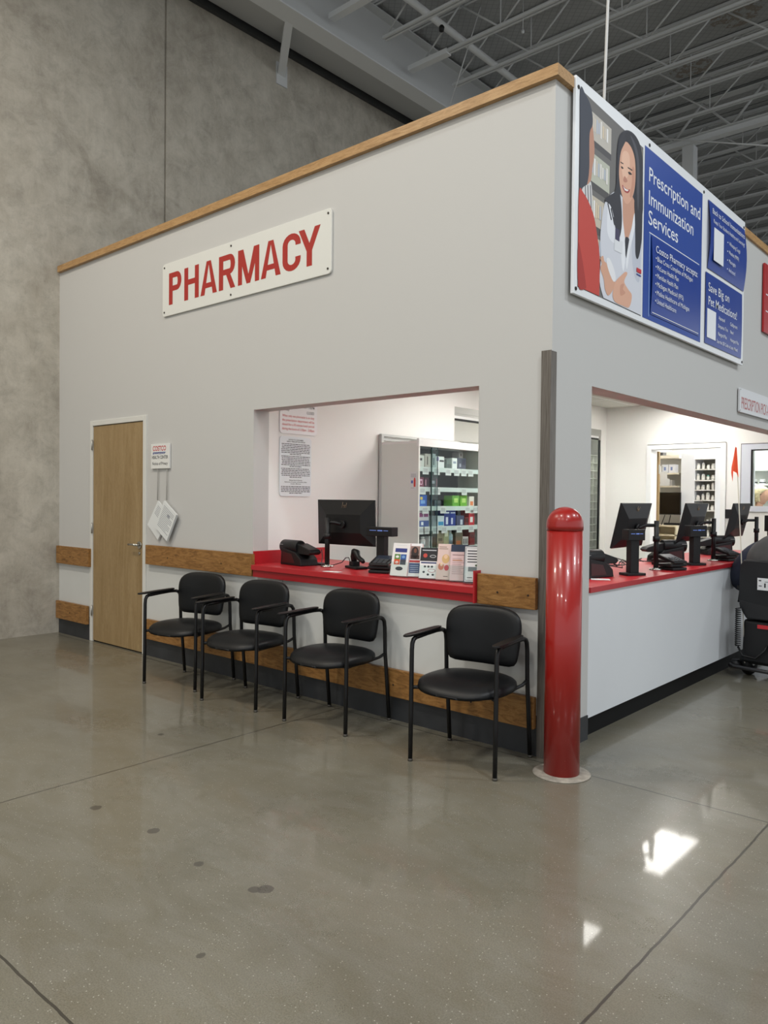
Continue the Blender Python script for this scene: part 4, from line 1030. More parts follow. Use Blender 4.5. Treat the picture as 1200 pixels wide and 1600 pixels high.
# packs on the shelves
def pack(y, z, w, h, d, rgb, band, label, shape='box', xin=.0):
    xf = cx1-.034-xin
    r = empty('medicine_pack', (xf-d/2, y+w/2, z+.0005), label=label, cat='medicine pack' if shape == 'box' else 'bottle', group='packs in the glass cabinet')
    if shape == 'box':
        MB().box(-d/2, d/2, -w/2, w/2, 0, h, .0015).build('carton', flat(rgb, .45), r)
        b = MB()
        for (rg, a0, a1, c0, c1, kk) in band: b.use(flat(rg, .45)); b.box(d/2, d/2+.0005*kk, -w/2+a0*w, -w/2+a1*w, c0*h, c1*h)
        b.build('pack_print', None, r)
    else:
        r.name = 'medicine_bottle'
        MB().lathe([(w*.42, 0), (w*.46, .004), (w*.46, h*.68), (w*.38, h*.76), (w*.24, h*.80)], seg=20).build('bottle_body', flat(rgb, .35), r)
        MB().lathe([(w*.30, h*.80), (w*.30, h)], seg=18).build('cap', flat(band[0][0], .4), r)
        MB().lathe([(w*.465, h*.15), (w*.465, h*.60)], seg=20).build('label_wrap', flat(band[1][0], .5), r)
Wt = (232,234,234)
def U(u): return 1.43+(u-656)*.00945
z0_, z1_, z2_, z3_, z4_ = SH[:5]
pack(U(660), z0_, .07, .105, .12, (210,210,206), [((50,46,50), .2,.6,.55,.75,1)], 'grey-white pack with dark mark, top shelf beside the cabinet side')
pack(U(669), z0_, .08, .120, .12, (196,192,184), [((120,116,110), .3,.5,.2,.8,1)], 'beige pack, second from left on the top shelf')
pack(U(680), z0_, .045, .125, .10, (170,180,182), [((90,96,100), .2,.6,.2,.7,1)], 'narrow grey-blue pack behind the glass edge, top shelf')
pack(U(686), z0_, .115, .105, .10, Wt, [((40,40,46), .4,.95,.55,.70,1), ((110,90,160), .02,.28,.6,.95,2)], 'white pack with purple disc on the top shelf')
pack(U(702), z0_, .075, .085, .10, (110,122,118), [((90,100,98), .1,.9,.1,.5,1)], 'dull green pack in the middle of the top shelf')
pack(U(711), z0_, .075, .100, .10, Wt, [((150,160,180), .2,.8,.5,.7,1)], 'small white pack right of centre on the top shelf')
pack(U(720), z0_, .13, .105, .10, (84,84,100), [((160,160,176), .2,.4,.2,.5,1), ((60,60,80), .5,.9,.4,.9,1)], 'dark violet-grey pack toward the right of the top shelf')
pack(U(722), z0_+.1055, .06, .055, .08, (130,126,124), [((70,60,58), .3,.7,.3,.7,1)], 'small pack stacked on the dark violet-grey one')
pack(U(658.5), z1_, .085, .088, .10, (120,40,72), [((224,180,200), .3,.75,.25,.8,1), ((120,40,72), .4,.65,.35,.65,2)], 'magenta pack leftmost on the second shelf')
pack(U(669), z1_, .055, .085, .10, (70,26,48), [((200,150,170), .1,.3,.2,.8,1)], 'dark maroon pack second on the second shelf')
pack(U(677), z1_, .105, .088, .10, (56,44,54), [((150,150,160), .2,.6,.4,.7,1), ((190,90,120), .85,.95,.1,.9,1)], 'black and pink pack third on the second shelf')
pack(U(659), z2_, .125, .100, .10, (28,92,190), [((240,214,90), .25,.5,.6,.85,1), ((120,170,230), .3,.8,.25,.55,1)], 'bright blue pack on the third shelf')
pack(U(684), z2_, .09, .055, .10, (90,98,102), [((60,66,70), .1,.9,.2,.5,1)], 'low grey pack on the third shelf')
pack(U(712), z2_, .105, .100, .10, (108,176,50), [((190,224,120), .25,.8,.35,.75,1)], 'left green pack of the pair on the third shelf')
pack(U(725), z2_, .105, .100, .10, (116,186,56), [((200,230,130), .25,.8,.35,.75,1)], 'right green pack of the pair on the third shelf')
pack(U(740), z2_, .08, .095, .10, (230,222,214), [((226,120,60), .2,.8,.1,.5,1)], 'white and orange pack at the right of the third shelf')
pack(U(659), z3_, .155, .055, .10, (54,84,160), [((230,232,236), .3,.5,.3,.8,1)], 'blue flat pack under the pink one, fourth shelf')
pack(U(659), z3_+.056, .155, .080, .10, (220,214,222), [((150,50,120), .06,.46,.4,.85,1), ((150,50,120), .54,.94,.4,.85,1)], 'white pack with two magenta blocks, fourth shelf')
pack(U(689), z3_, .095, .095, .10, (214,226,230), [((60,150,200), .1,.9,.1,.45,1)], 'pale pack with light blue base on the fourth shelf')
pack(U(699), z3_, .085, .165, .10, (34,52,130), [((220,226,240), .1,.9,.70,.78,1), ((220,226,240), .3,.7,.1,.5,1)], 'tall navy pack, left of the pair on the fourth shelf')
pack(U(708.5), z3_, .085, .165, .10, (36,60,146), [((210,218,236), .1,.9,.70,.76,1), ((220,226,240), .2,.5,.1,.45,1)], 'tall navy pack, right of the pair on the fourth shelf')
pack(U(719), z3_, .12, .095, .10, (70,74,104), [((210,214,226), .5,.8,.1,.6,1)], 'slate pack with white mark on the fourth shelf')
pack(U(733), z3_, .06, .075, .10, (120,40,44), [((70,20,24), .1,.9,.4,.9,1)], 'low dark red pack on the fourth shelf')
pack(U(740), z3_, .09, .10, .10, (206,34,52), [((240,236,236), .2,.7,.3,.8,1)], 'red pack at the right of the fourth shelf')
pack(U(740), z3_+.1005, .09, .062, .10, (196,40,54), [((240,236,236), .2,.7,.2,.8,1)], 'red and white pack on top of the red one')
pack(U(659), z4_, .045, .105, .05, (206,212,212), [((230,230,230),), ((190,196,198),)], 'first clear bottle on the fifth shelf', 'bottle')
pack(U(666), z4_, .060, .105, .05, (226,230,230), [((236,236,236),), ((200,206,210),)], 'white bottle with pale label on the fifth shelf', 'bottle')
pack(U(676), z4_, .045, .105, .08, Wt, [((70,76,84), .3,.6,.2,.6,1)], 'slim white carton on the fifth shelf')
pack(U(688), z4_, .10, .14, .10, (150,142,118), [((110,100,84), .2,.8,.4,.6,1)], 'khaki carton, left on the fifth shelf')
pack(U(699), z4_, .075, .16, .10, (164,168,132), [((224,224,200), .2,.8,.6,.9,1)], 'pale olive carton on the fifth shelf')
pack(U(708), z4_, .075, .155, .07, (160,178,184), [((220,228,230),), ((120,150,160),)], 'tall pale blue bottle on the fifth shelf', 'bottle')
pack(U(718), z4_, .11, .13, .10, (110,104,84), [((176,106,60), .1,.7,.1,.4,1)], 'brown-green carton on the fifth shelf')
pack(U(730), z4_, .085, .085, .10, (206,208,208), [((40,40,44), .1,.25,.2,.8,1), ((40,40,44), .4,.55,.2,.8,1), ((40,40,44), .7,.85,.2,.8,1)], 'grey pack with three dark bars on the fifth shelf')
pack(U(742), z4_, .08, .172, .10, (112,20,24), [((80,14,18), .1,.9,.4,.6,1)], 'tall dark red carton at the right of the fifth shelf')

# ================================================================== SLIDING GATE AND CUBBIES IN THE SIDE OPENING
g = empty('sliding_glass_gate', (-2.562, 4.2, 0), label='sliding glass panels in black frame in the side wall opening', cat='gate')
MB().box(-.08, .020, -1.628, 1.648, 2.285, 2.349).box(-.05, .014, -1.628, 1.648, 2.262, 2.285).build('header_track', M_alu, g)
MB().box(-.012, .012, -1.628, 1.598, 2.235, 2.262).build('top_rail', mat('rail_white', (232,233,232), .35), g)
MB().box(-.012, .014, -1.628, 1.598, 2.215, 2.233).box(-.010, .012, 1.625, 1.648, 0, 2.215).box(-.012, .014, -.98, -.95, 0, 2.215).build('black_frame', M_black, g)
MB().box(-.003, .003, -.95, 1.625, 0.02, 2.215).build('glass_pane', M_glass, g)
c = empty('cubby_rack', (-2.95, 4.7, 0), label='tall white rack of small square cubbies behind the side opening', cat='rack')
b = MB(); ny, nz = 31, 15; dy, dz = .125, .1085; yb, zb = -1.95, .42
for i in range(ny+1): b.box(-.26, .05, yb+i*dy-.005, yb+i*dy+.005, zb, zb+nz*dz)
for k in range(nz+1): b.box(-.26, .052, yb, yb+ny*dy, zb+k*dz-.005, zb+k*dz+.005)
b.build('dividers', mat('cubby_white', (216,216,208), .6), c)
MB().box(-.27, -.262, yb, yb+ny*dy, 0, zb+nz*dz).build('back_panel', mat('cubby_back', (196,196,186), .6), c)
MB().box(-.262, .05, yb, yb+ny*dy, 0, zb-.006).build('base_cabinet', M_white, c)

# ================================================================== BACK WALL DOORWAY, WINDOW, STOCK ROOM
d = empty('door_2', (-1.48, 6.0, 0)); tag(d, 'open inner doorway in a white frame', kind='structure')
MB().box(-.492, -.430, -.02, .17, 0, 2.13).box(.432, .492, -.02, .17, 0, 2.13).box(-.430, .432, -.02, .17, 2.075, 2.13).build('door_frame', mat('inner_frame_white', (236,237,238), .45), d)
lf = MB().box(-1.05, -.412, .185, .230, .01, 2.06).build('door_leaf', M_birch, d)
for z in (1.83, 1.0, .25): MB().box(-.4118, -.408, .182, .222, z-.06, z+.06).build('hinge', M_alu, lf)
w = empty('window_1', (-.48, 6.0, 1.7)); tag(w, 'interior window in a pale aluminium frame', kind='structure')
MB().box(-.33, .32, -.02, .16, .335, .40).box(-.33, .32, -.02, .16, -.40, -.335).box(-.33, -.225, -.02, .16, -.335, .335).build('window_frame', mat('window_frame_alu', (206,210,220), .35), w)
MB().box(-.225, -.21, .0, .05, -.335, .335).box(-.21, .32, .0, .05, .322, .335).box(-.338, -.330, -.012, .0, -.40, .408).box(-.338, .32, -.012, .0, .400, .408).build('black_gasket', M_black, w)
MB().box(-.21, .32, .05, .056, -.335, .322).build('glass', M_glass, w)
o = MB().box(-.985, -.91, 5.975, 5.999, 1.212, 1.322, .004).build('wall_terminal', M_black); tag(o, 'small black keypad box on the wall right of the inner doorway', 'keypad')
# shelving unit with bottles (seen through the doorway)
c = empty('stock_shelf', (-1.62, 7.15, 0), label='white shelving bay full of pill bottles seen through the doorway', cat='shelving')
MB().box(-.285, -.10, -.15, .2, 0, 2.075).build('end_panel', mat('shelf_panel_white', (236,240,246), .5), c)
MB().box(.173, .257, -.15, .2, 0, 2.0).build('end_panel', mat('shelf_panel_white', (236,240,246), .5), c)
MB().box(-.10, .173, .19, .2, 0, 2.0).build('back_panel', mat('shelf_back_beige', (190,186,172), .6), c)
SZ = [2.0, 1.856, 1.706, 1.575, 1.435, 1.294, 1.092, .934, .78]
for z in SZ: MB().box(-.10, .173, -.15, .19, z-.014, z).build('shelf', M_white, c)
names = ['second', 'third', 'fourth', 'fifth', 'sixth', 'seventh', 'eighth']
rb = random.Random(12)
for k, z in enumerate(SZ[1:8]):
    xs = [-.065, .0, .065, .13]
    for i, x in enumerate(xs):
        hh = rb.uniform(.06, .10); ww = rb.uniform(.038, .056)
        o = empty('pill_bottle', (-1.62+x-.0, 7.05, z+.0005), label='white pill bottle on the %s shelf of the bay behind the doorway' % names[k], cat='bottle', group='pill bottles on the %s shelf' % names[k])
        MB().lathe([(ww*.46, 0), (ww*.48, .003), (ww*.48, hh*.68), (ww*.32, hh*.78)], seg=14).build('bottle_body', flat((232,232,228), .4), o)
        MB().lathe([(ww*.36, hh*.78), (ww*.36, hh)], seg=14).build('cap', flat([(240,240,240), (226,228,232), (90,170,160) if k == 1 else (238,238,236)][i % 3], .4), o)
# left bay with notes, screen and small cupboard
c = empty('wire_shelf_bay', (-2.13, 7.25, 0), label='stock room bay with slotted rail and small cartons, left side of the doorway', cat='shelving')
MB().box(-.26, .22, .09, .10, 0, 2.12).build('back_panel', mat('bay_back', (206,204,196), .6), c)
for z in (2.03, 1.80, 1.62): MB().box(-.26, .16, -.16, .09, z-.012, z+(.03 if z > 2 else .012)).build('shelf', mat('bay_shelf', (236,230,212), .5), c)
b = MB().box(.16, .20, .05, .09, .3, 2.1).use(M_alu)
b = MB().use(mat('slot_rail', (176,170,158), .5)).box(.165, .215, .05, .09, .3, 2.0)
b.use(mat('slot_dark', (70,66,60), .5))
for k in range(40): b.box(.170, .210, .0485, .0499, .32+.042*k, .338+.042*k)
b.build('slotted_rail', None, c)
for i, (x, z, w_, h_, rgb, lb) in enumerate(((-.22,1.812,.12,.10,(236,236,234),'white carton at the left of the upper bay shelf'), (-.09,1.812,.09,.12,(224,228,236),'pale blue-marked carton on the upper bay shelf'), (.005,1.812,.09,.12,(230,232,238),'white carton at the right of the upper bay shelf'),
                               (-.23,1.632,.06,.07,(236,180,60),'small yellow carton on the lower bay shelf'), (-.14,1.632,.05,.05,(40,40,44),'small black carton on the lower bay shelf'), (-.07,1.632,.12,.08,(232,232,230),'white carton on the lower bay shelf'),
                               (-.2,2.061,.12,.045,(70,70,72),'flat dark carton on the very top of the bay'))):
    o = empty('small_carton', (-2.13+x+w_/2, 7.18, z+.0005), label=lb, cat='carton', group='cartons in the stock room bay')
    MB().box(-w_/2, w_/2, -.06, .06, 0, h_).build('carton', flat(rgb, .5), o); MB().box(-w_*.2, w_*.1, -.0606, -.0601, h_*.3, h_*.7).build('carton_print', flat((120,140,190) if i in (1, 2) else tuple(max(0, q-40) for q in rgb), .5), o)
o = empty('note_sheets', (-2.13, 7.085, 1.53), label='white note sheets taped below the bay shelf', cat='paper')
MB().box(-.14, .0, -.003, 0, .18, .30).box(-.10, .04, -.006, -.004, .10, .20).box(-.24, -.10, -.003, 0, .02, .13).build('sheets', M_paper, o)
r = empty('computer_monitor', (-2.055, 6.93, 1.08), label='black monitor screen in the room beyond the doorway', cat='monitor')
MB().box(-.175, .175, 0, .025, .145, .455, .004).build('housing', M_black, r); MB().box(-.165, .165, -.001, -.0002, .158, .447).build('screen', M_blackg, r)
MB().cyl((-.05, .03, .14), (-.10, .03, .0), .006, seg=8).cyl((.03, .03, .14), (.0, .03, .0), .006, seg=8).build('stand_legs', M_black, r)
c = empty('open_cupboard', (-2.06, 7.0, 0), label='cream open cupboard under the stock room monitor', cat='cupboard')
b = MB(); b.box(-.19, .15, -.12, .12, 1.058, 1.08).box(-.19, .15, -.12, .12, .93, .95).box(.13, .15, -.12, .12, .1, 1.058).box(-.19, -.17, -.12, .12, .1, 1.058).box(-.17, .14, .11, .12, .1, 1.058).box(-.19, .15, -.12, .12, .0, .1)
b.build('carcass', mat('cream_laminate', (226,216,190), .5), c)
o = MB().box(-.12, .10, -.06, .06, 0, .03, .004).build('black_unit', M_black); o.location = (-1.99, 6.99, 1.0805); o.name = 'router_box'; tag(o, 'flat black unit on top of the cream cupboard', 'device')
# cabinets behind the window
c = empty('wall_cupboard', (-.75, 7.55, 0), label='white cupboards and shelves behind the inner window', cat='cupboard')
MB().box(-.45, .5, -.05, .25, 1.84, 2.3).build('upper_cupboard', mat('cupboard_white', (226,230,228), .5), c)
MB().box(-.45, .5, .22, .25, .9, 1.84).build('back_panel', mat('cupboard_back', (206,210,206), .6), c)
for z in (1.655, 1.48, 1.30): MB().box(-.45, .5, -.02, .22, z-.015, z).build('shelf', M_white, c)
MB().box(-.10, -.04, -.058, -.051, 1.93, 1.945).build('handle', M_alu, c)
for k, z in enumerate((1.655, 1.48)):
    for i in range(7):
        o = empty('pill_jar', (-1.12+.105*i, 7.60, z+.0005), label='small white jar with dark lid line on the %s shelf behind the inner window' % ('upper', 'lower')[k], cat='jar', group='jars on the %s shelf behind the window' % ('upper', 'lower')[k])
        hh = .07; MB().lathe([(.038, 0), (.040, .003), (.040, hh*.7), (.034, hh*.75)], seg=16).build('jar_body', flat((226,228,228), .4), o)
        MB().lathe([(.036, hh*.75), (.036, hh)], seg=16).build('lid', flat((206,208,210), .4), o)
        MB().lathe([(.0405, .015), (.0405, .038)], seg=16).build('jar_label', flat((84,88,92), .5), o)

# ---- ceiling lights inside
for i, (x, y, lb) in enumerate(((-.50, .80, 'small added light panel brightening the counters near the corner'), (-1.38, 2.48, 'recessed ceiling light panel over the side counter'), (-1.38, 5.05, 'recessed ceiling light panel before the inner doorway'),  # small corner panel is an added fill light for the counters
                        (-1.5, 7.3, 'recessed ceiling light panel in the stock room'), (-2.98, 5.5, 'added light panel brightening the cubby rack beyond the side opening'), (-.6, 7.2, 'recessed ceiling light panel behind the window'))):  # panel beyond the side opening is added to brighten the cubbies
    o = empty('ceiling_light', (x, y, 2.635), label=lb, cat='ceiling light', group='recessed light panels inside the pharmacy')
    wx, wy = (.28, .58) if i else (.28, .28)
    b = MB(); b.box(-wx-.02, -wx, -wy-.02, wy+.02, 0, .014).box(wx, wx+.02, -wy-.02, wy+.02, 0, .014).box(-wx, wx, -wy-.02, -wy, 0, .014).box(-wx, wx, wy, wy+.02, 0, .014); b.build('frame', M_white, o)
    MB().box(-wx, wx, -wy, wy, .004, .012).build('diffuser', mat('light_panel_lit', (255,252,246), .5, emit=TROFFER_STRENGTH), o)

# ================================================================== PEOPLE
def skin_obj(name, verts, edges, radii, m, parent, sub=2):
    me = bpy.data.meshes.new(name); me.from_pydata([Vector(v) for v in verts], edges, []); me.update()
    o = bpy.data.objects.new(name, me); C.objects.link(o); o.parent = parent
    me.materials.append(m)
    md = o.modifiers.new('skin', 'SKIN'); md.use_smooth_shade = True
    sv = me.skin_vertices[0].data
    for i, r_ in enumerate(radii):
        sv[i].radius = (r_, r_) if not isinstance(r_, tuple) else r_; sv[i].use_root = (i == 0)
    s2 = o.modifiers.new('sub', 'SUBSURF'); s2.levels = sub; s2.render_levels = sub
    dg = bpy.context.evaluated_depsgraph_get(); nm = bpy.data.meshes.new_from_object(o.evaluated_get(dg))
    o.modifiers.clear(); o.data = nm
    for p in nm.polygons: p.use_smooth = True
    return o
class Sk:
    def __init__(s): s.v = []; s.e = []; s.r = []
    def add(s, p, r, parent=None):
        s.v.append(tuple(p)); s.r.append(r); i = len(s.v)-1
        if parent is not None: s.e.append((parent, i))
        return i
    def chain(s, parent, pts):
        for (p, r) in pts: parent = s.add(p, r, parent)
        return parent
M_skin = mat('skin', (206,158,132), .5)
def head_mesh(b, c, rot, k=1.0):
    """head with nose, brow, chin and ears; face looks along local -Y"""
    bm = b.bm; q = bmesh.ops.create_icosphere(bm, subdivisions=4, radius=1.0)
    for v in q['verts']:
        x, y, z = v.co
        X = x*.076; Y = y*.096; Z = z*.118
        if z < 0: X *= 1-.30*(-z)**1.3; Y *= 1-.18*(-z)**2
        if y < 0 and z < .25: Y *= 1-.06*(1-abs(x))
        nose = math.exp(-((x/.16)**2))*math.exp(-(((z+.12)/.22)**2)) if y < 0 else 0
        Y -= .024*nose*(1 if z > -.3 else .6)
        brow = math.exp(-(((z-.18)/.10)**2)) if y < -.3 else 0; Y -= .004*brow
        eye = math.exp(-(((abs(x)-.38)/.16)**2)-(((z-.04)/.12)**2)) if y < -.3 else 0; Y += .007*eye
        lips = math.exp(-((x/.25)**2)-(((z+.48)/.08)**2)) if y < 0 else 0; Y -= .006*lips
        chin = math.exp(-((x/.3)**2)-(((z+.82)/.2)**2)) if y < 0 else 0; Y -= .014*chin
        v.co = c+rot @ (Vector((X, Y, Z))*k)
    for f in set(f for v in q['verts'] for f in v.link_faces): f.smooth = True
    for sx in (-1, 1): b.ell(c+rot @ (Vector((sx*.077, .012, -.005))*k), (.010*k, .020*k, .030*k), 12, 8, rot)
    return b
def fingers(sk, palm, d, up, side, grip=1):
    d = Vector(d); up = Vector(up); side = Vector(side)
    for k, (o_, L_) in enumerate(((-.030, .030), (-.010, .034), (.010, .032), (.028, .026))):
        base = sk.v[palm]; base = Vector(base)
        p1 = base+side*o_+d*.035; p2 = p1+d*L_*.8-up*.012*grip; p3 = p2+d*L_*.3-up*L_*.7*grip; p4 = p3-d*L_*.4*grip-up*L_*.3
        sk.chain(palm, [(p1, .0095), (p2, .009), (p3, .0085), (p4, .0075)])
    base = Vector(sk.v[palm]); sk.chain(palm, [(base-side*.03+d*.005-up*.01, .011), (base-side*.045+d*.03-up*.025, .0095), (base-side*.035+d*.055-up*.035, .0085)])

# ---- mobility scooter with customer at the right edge (local frame: +Y forward)
SCX, SCY, SCR = .42, 2.98, R(-6)
sc_ = empty('mobility_scooter', (SCX, SCY, 0), SCR, 'black mobility scooter with flag pole at the side counter', 'scooter')
MB().box(-.27, .27, -.10, .90, .10, .165, .02).build('deck', M_black, sc_)
b = MB(); b.prism([(-.25, -.16, .12), (-.25, .20, .12), (-.25, .20, .44), (-.25, .08, .49), (-.25, -.13, .46)], (.50, 0, 0)); b.build('rear_cowl', M_black, sc_, bevel=.02)
b = MB(); b.tube([(-.33, -.10, .085), (-.33, -.17, .085), (-.28, -.215, .085), (0, -.235, .085), (.28, -.215, .085), (.33, -.17, .085), (.33, -.10, .085)], .016, 10); b.build('rear_bumper', mat('bumper_grey', (44,44,46), .4), sc_)
for sx in (-1, 1):
    for (yy, rr, nm) in ((-.02, .105, 'wheel'), (.92, .10, 'wheel')):
        wv = MB().lathe([(0, -.035), (.055, -.035), (.06, -.028), (rr-.012, -.034), (rr, -.02), (rr, .02), (rr-.012, .034), (.06, .028), (.055, .035), (0, .035)], seg=28).build(nm, M_black, sc_)
        wv.rotation_euler = (0, R(90), 0); wv.location = (sx*.24, yy, rr)
        hb = MB().cyl((0, 0, -.037), (0, 0, .037), .03, seg=14).build('hub', M_alu, wv)
MB().cyl((0, .10, .38), (0, .12, .50), .04, seg=16).build('seat_post', M_black, sc_)
MB().box(-.26, .26, -.10, .36, .50, .585, .03).build('seat', M_vinyl, sc_)
b = MB(); b.prism([(-.255, -.155, .53), (-.215, -.165, .475), (.215, -.165, .475), (.255, -.155, .53), (.285, -.15, .62), (.27, -.17, .90), (.235, -.18, .95), (-.235, -.18, .95), (-.27, -.17, .90), (-.285, -.15, .62)], (0, .055, 0)); b.build('seat_back', mat('seat_back_black', (16,17,20), .5), sc_, bevel=.012)
for sx in (-1, 1): MB().box(sx*.30-.022, sx*.30+.022, -.10, .22, .70, .73, .008).cyl((sx*.29, -.12, .60), (sx*.30, -.06, .71), .012, seg=8).build('armrest', M_black, sc_)
plate = MB().box(-.115, .045, -.2025, -.1985, .72, .815).build('price_plate', mat('plate_white', (222,224,226), .5), sc_)
t = MB(); t.text('-10-', (-.105, -.2032, .742), XV, ZV, w=.14, h=.034, bold=.02); t.box(-.105, -.085, -.2032, -.2028, .79, .80); t.box(-.06, .02, -.2032, -.2028, .785, .789); t.build('plate_print', M_ink, plate)
st = MB().box(-.13, .04, -.1500, -.1455, .405, .435).build('red_sticker', mat('sticker_red', (196,44,52), .5), sc_); st.location.y = -.0
st.location.z = .0
MB().tube([(-.255, -.19, .60)]+[(-.262+.020*math.cos(a*.9), -.20+.020*math.sin(a*.9), .56-.0024*a) for a in range(0, 130)], .0042, 6).build('coiled_cord', M_black, sc_)
MB().tube([(-.26, -.20, .25), (-.22, -.205, .18), (-.12, -.20, .17), (-.06, -.18, .24), (-.05, -.16, .28)], .009, 8).build('cable_loop', M_black, sc_)
MB().cyl((-.30, -.14, .07), (-.30, -.14, .13), .05, .03, seg=14).build('flag_socket', M_black, sc_)
ft = sc_.matrix_basis.inverted() if False else None
# flag pole leans slightly towards the counter
def to_local(p):
    M_ = Matrix.Translation((SCX, SCY, 0)) @ Matrix.Rotation(SCR, 4, 'Z'); return M_.inverted() @ Vector(p)
yp = (Matrix.Translation((SCX, SCY, 0)) @ Matrix.Rotation(SCR, 4, 'Z') @ Vector((-.30, -.14, 0))).y
pb, pm, pt = pix(1163.5, 1036, 1, yp), pix(1158, 860, 1, yp), pix(1150.5, 699, 1, yp)
pb2 = to_local(pb); pm2 = to_local(pm); pt2 = to_local(pt)
fp = MB().tube([pb2, pm2, pt2], .0042, 8).build('flag_pole', mat('fibreglass_pole', (206,200,186), .4), sc_)
b = MB(); q0 = to_local(pix(1149, 700, 1, yp)); q1 = to_local(pix(1153.5, 743, 1, yp)); q2 = to_local(pix(1141, 741, 1, yp)); q3 = to_local(pix(1144.5, 750, 1, yp)); 
fl = [to_local(pix(u, v, 1, yp+dy_)) for (u, v, dy_) in ((1149,698,-.008), (1151,700,-.008), (1153.6,746,-.008), (1151,739,-.004), (1145.5,736,-.012), (1144.5,752,.005), (1142.5,738,.02), (1143,730,.01), (1146,715,.008))]
b.prism(fl, (0, .003, 0)); b.build('flag', mat('flag_orange', (255,92,48), .6), fp)
MB().tube([(0, .78, .16), (0, .70, .50), (0, .60, .86)], .022, 10).build('tiller', M_black, sc_)
MB().tube([(-.22, .50, .90), (-.12, .56, .88), (0, .60, .88), (.12, .56, .88), (.22, .50, .90)], .014, 8).box(-.09, .09, .55, .66, .86, .92, .01).build('handlebar', M_black, sc_)

pc = empty('person', (SCX, SCY, 0), SCR, 'person seated on the scooter in dark grey vest over navy sleeves', 'person')
S = Sk(); p0 = S.add((0, .08, .62), .12); ch_ = S.chain(p0, [((0, .04, .80), .11), ((0, .06, .96), .11), ((.02, .16, 1.10), .085), ((.03, .22, 1.17), .06), ((.035, .25, 1.22), .062)])
hands = []
for sx in (-1, 1):
    e = S.chain(2, [((sx*.20, .09, 1.00), .05), ((sx*.31, .10, .86), .045), ((sx*.35, .14, .72), .04), ((sx*.29, .36, .82), .034), ((sx*.22, .47, .89), .026), ((sx*.21, .50, .905), .026)])
    fingers(S, e, (0, 1, -.1), (0, 0, 1), (sx, 0, 0))
    S.chain(p0, [((sx*.10, .12, .62), .095), ((sx*.13, .42, .62), .08), ((sx*.15, .55, .58), .062), ((sx*.16, .60, .38), .052), ((sx*.16, .62, .235), .038), ((sx*.16, .72, .205), .035), ((sx*.16, .80, .20), .028)])
body = skin_obj('body', S.v, S.e, S.r, M_skin, pc)
b = MB(); head_mesh(b, Vector((.05, .30, 1.33)), Matrix.Rotation(R(180), 3, 'Z') @ Matrix.Rotation(R(25), 3, 'X')); hd = b.build('head_tmp', M_skin, pc)
def join_into(o, other):
    bm = bmesh.new(); bm.from_mesh(o.data); bm.from_mesh(other.data); bm.to_mesh(o.data); bm.free(); bpy.data.objects.remove(other)
join_into(body, hd)
MB().ell((.05, .285, 1.365), (.088, .105, .10)).build('hair', mat('grey_hair', (140,134,126), .8), pc)
S = Sk(); a = S.add((0, .03, .66), (.22, .17)); S.chain(a, [((0, .01, .80), (.28, .19)), ((0, .01, .94), (.33, .20)), ((.0, .03, 1.05), (.27, .17)), ((.015, .14, 1.12), (.12, .11))])
skin_obj('vest', S.v, S.e, S.r, mat('vest_charcoal', (66,66,66), .85, noise=.12, nscale=14, bump=.5, bscale=30), pc)
for sx in (-1, 1):
    S = Sk(); a = S.add((sx*.13, .06, 1.03), .105); S.chain(a, [((sx*.23, .06, .99), .11), ((sx*.33, .06, .87), .11), ((sx*.375, .08, .75), .10), ((sx*.36, .18, .69), .075), ((sx*.31, .33, .80), .055), ((sx*.25, .42, .86), .042)])
    skin_obj('sleeve', S.v, S.e, S.r, mat('navy_fleece', (34,40,58), .85, noise=.15, nscale=20), pc)
    S = Sk(); a = S.add((sx*.06, .08, .655), .11); S.chain(a, [((sx*.12, .24, .655), .10), ((sx*.14, .50, .65), .085), ((sx*.155, .59, .58), .078), ((sx*.16, .60, .40), .066), ((sx*.16, .61, .25), .058)])
    skin_obj('trouser_leg', S.v, S.e, S.r, mat('dark_trousers', (30,30,36), .85), pc)
    MB().ell((sx*.16, .70, .215), (.05, .135, .048)).build('shoe', M_black, pc)

# ---- pharmacist behind the window (face in profile towards the right of the picture)
ph = empty('person', (-.905, 6.95, 0), R(0), 'blond person with green hair clip in blue top behind the inner window', 'person')
S = Sk(); p0 = S.add((0, 0, .88), .12); S.chain(p0, [((0, 0, 1.02), .115), ((0, 0, 1.18), .12), ((.02, -.01, 1.30), .06), ((.035, -.02, 1.37), .048), ((.045, -.02, 1.43), .050)])
for sx in (-1, 1):
    e = S.chain(2, [((-.01*sx, sx*.15, 1.22), .055), ((.04, sx*.20, 1.02), .042), ((.16, sx*.17, .98), .036), ((.28, sx*.12, 1.0), .028), ((.32, sx*.11, 1.0), .026)])
    fingers(S, e, (1, 0, 0), (0, 0, 1), (0, sx, 0), .4)
    S.chain(p0, [((0, sx*.09, .82), .09), ((.02, sx*.10, .48), .065), ((0, sx*.10, .10), .042), ((.08, sx*.10, .045), .036), ((.15, sx*.10, .04), .03)])
body = skin_obj('body', S.v, S.e, S.r, M_skin, ph)
hrot = Matrix.Rotation(R(75), 3, 'Z') @ Matrix.Rotation(R(14), 3, 'X')
b = MB(); head_mesh(b, Vector((.065, -.02, 1.49)), hrot, .98); hd = b.build('head_tmp', M_skin, ph); join_into(body, hd)
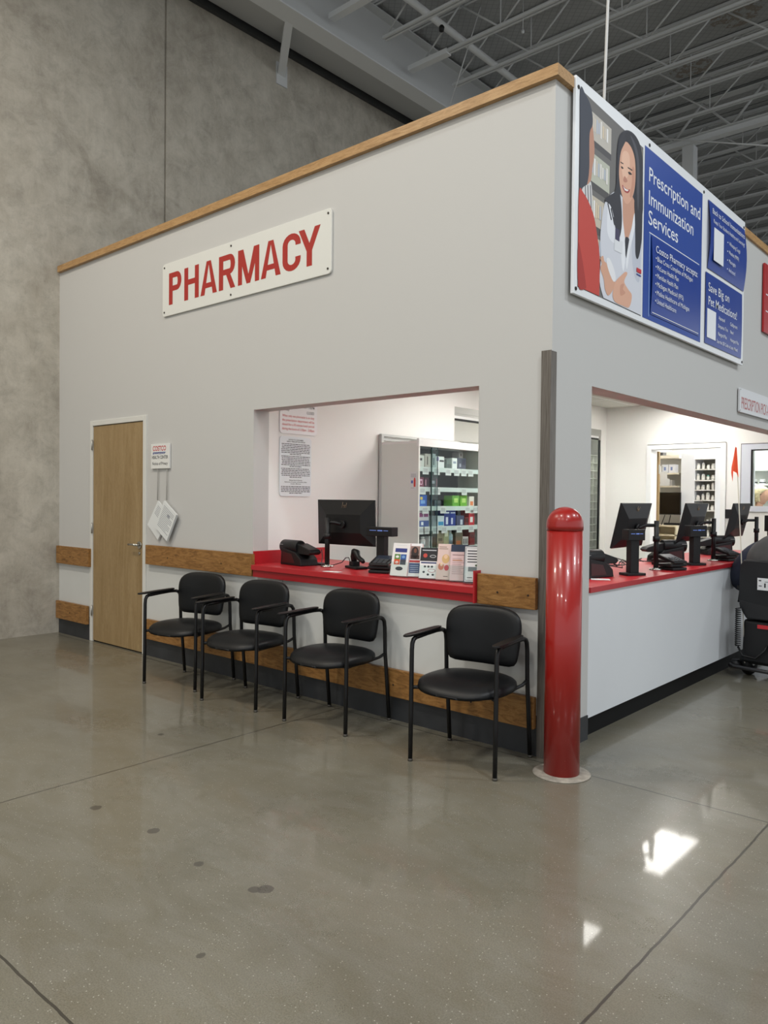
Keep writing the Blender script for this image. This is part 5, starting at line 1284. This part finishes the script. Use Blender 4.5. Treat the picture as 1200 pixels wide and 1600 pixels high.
b = MB(); hc = Vector((.045, -.02, 1.515)); q = bmesh.ops.create_uvsphere(b.bm, u_segments=28, v_segments=18, radius=1.0)
for v in q['verts']:
    x, y, z = v.co; p = Vector((x*.118, y*.104, z*.112+.003*math.sin(x*30)*math.cos(y*22)))
    if p.z < .045: p.x = min(p.x, .022+max(0, p.z)*1.2)
    v.co = hc+p
for f in b.bm.faces: f.smooth = True
b.tube([(-.045, -.03, 1.50), (-.075, -.035, 1.44), (-.085, -.03, 1.37), (-.08, -.02, 1.30)], .04, 12, rad=[.05, .052, .045, .02])
b.tube([(-.02, -.085, 1.48), (-.03, -.095, 1.42), (-.015, -.09, 1.35), (-.02, -.08, 1.29)], .03, 12, rad=[.036, .034, .03, .012])
b.build('hair', mat('blond_hair', (216,200,160), .6, noise=.28, nscale=45), ph)
b = MB()
for k in range(6): a = R(60*k+10); b.ell((-.020+.022*math.cos(a), -.122, 1.500+.026*math.sin(a)), (.012, .010, .022), 8, 6)
b.build('hair_clip', mat('clip_green', (110,150,50), .5), ph)
MB().tube([(-.05, -.075, 1.50), (.02, -.112, 1.505), (.085, -.10, 1.51)], .004, 6).build('glasses_arm', M_black, ph)
S = Sk(); a = S.add((0, 0, .86), (.16, .13)); S.chain(a, [((0, 0, 1.02), (.15, .12)), ((0, 0, 1.17), (.15, .13)), ((.01, 0, 1.255), .10), ((.02, -.01, 1.30), .07)])
e2 = S.chain(2, [((0, -.17, 1.20), .072), ((.05, -.21, 1.02), .058), ((.14, -.18, .98), .048)]); e3 = S.chain(2, [((0, .17, 1.20), .072), ((.05, .21, 1.02), .058), ((.14, .18, .98), .048)])
skin_obj('scrub_top', S.v, S.e, S.r, mat('blue_scrub', (60,92,156), .8), ph)
S = Sk()
a = S.add((0, 0, .84), .13)
for sx in (-1, 1): S.chain(a, [((0, sx*.09, .76), .105), ((.02, sx*.10, .48), .082), ((0, sx*.10, .12), .062)])
skin_obj('trousers', S.v, S.e, S.r, mat('dark_trousers', (30,30,36), .85), ph)
for sx in (-1, 1): MB().ell((.07, sx*.10, .045), (.125, .045, .045)).build('shoe', M_black, ph)
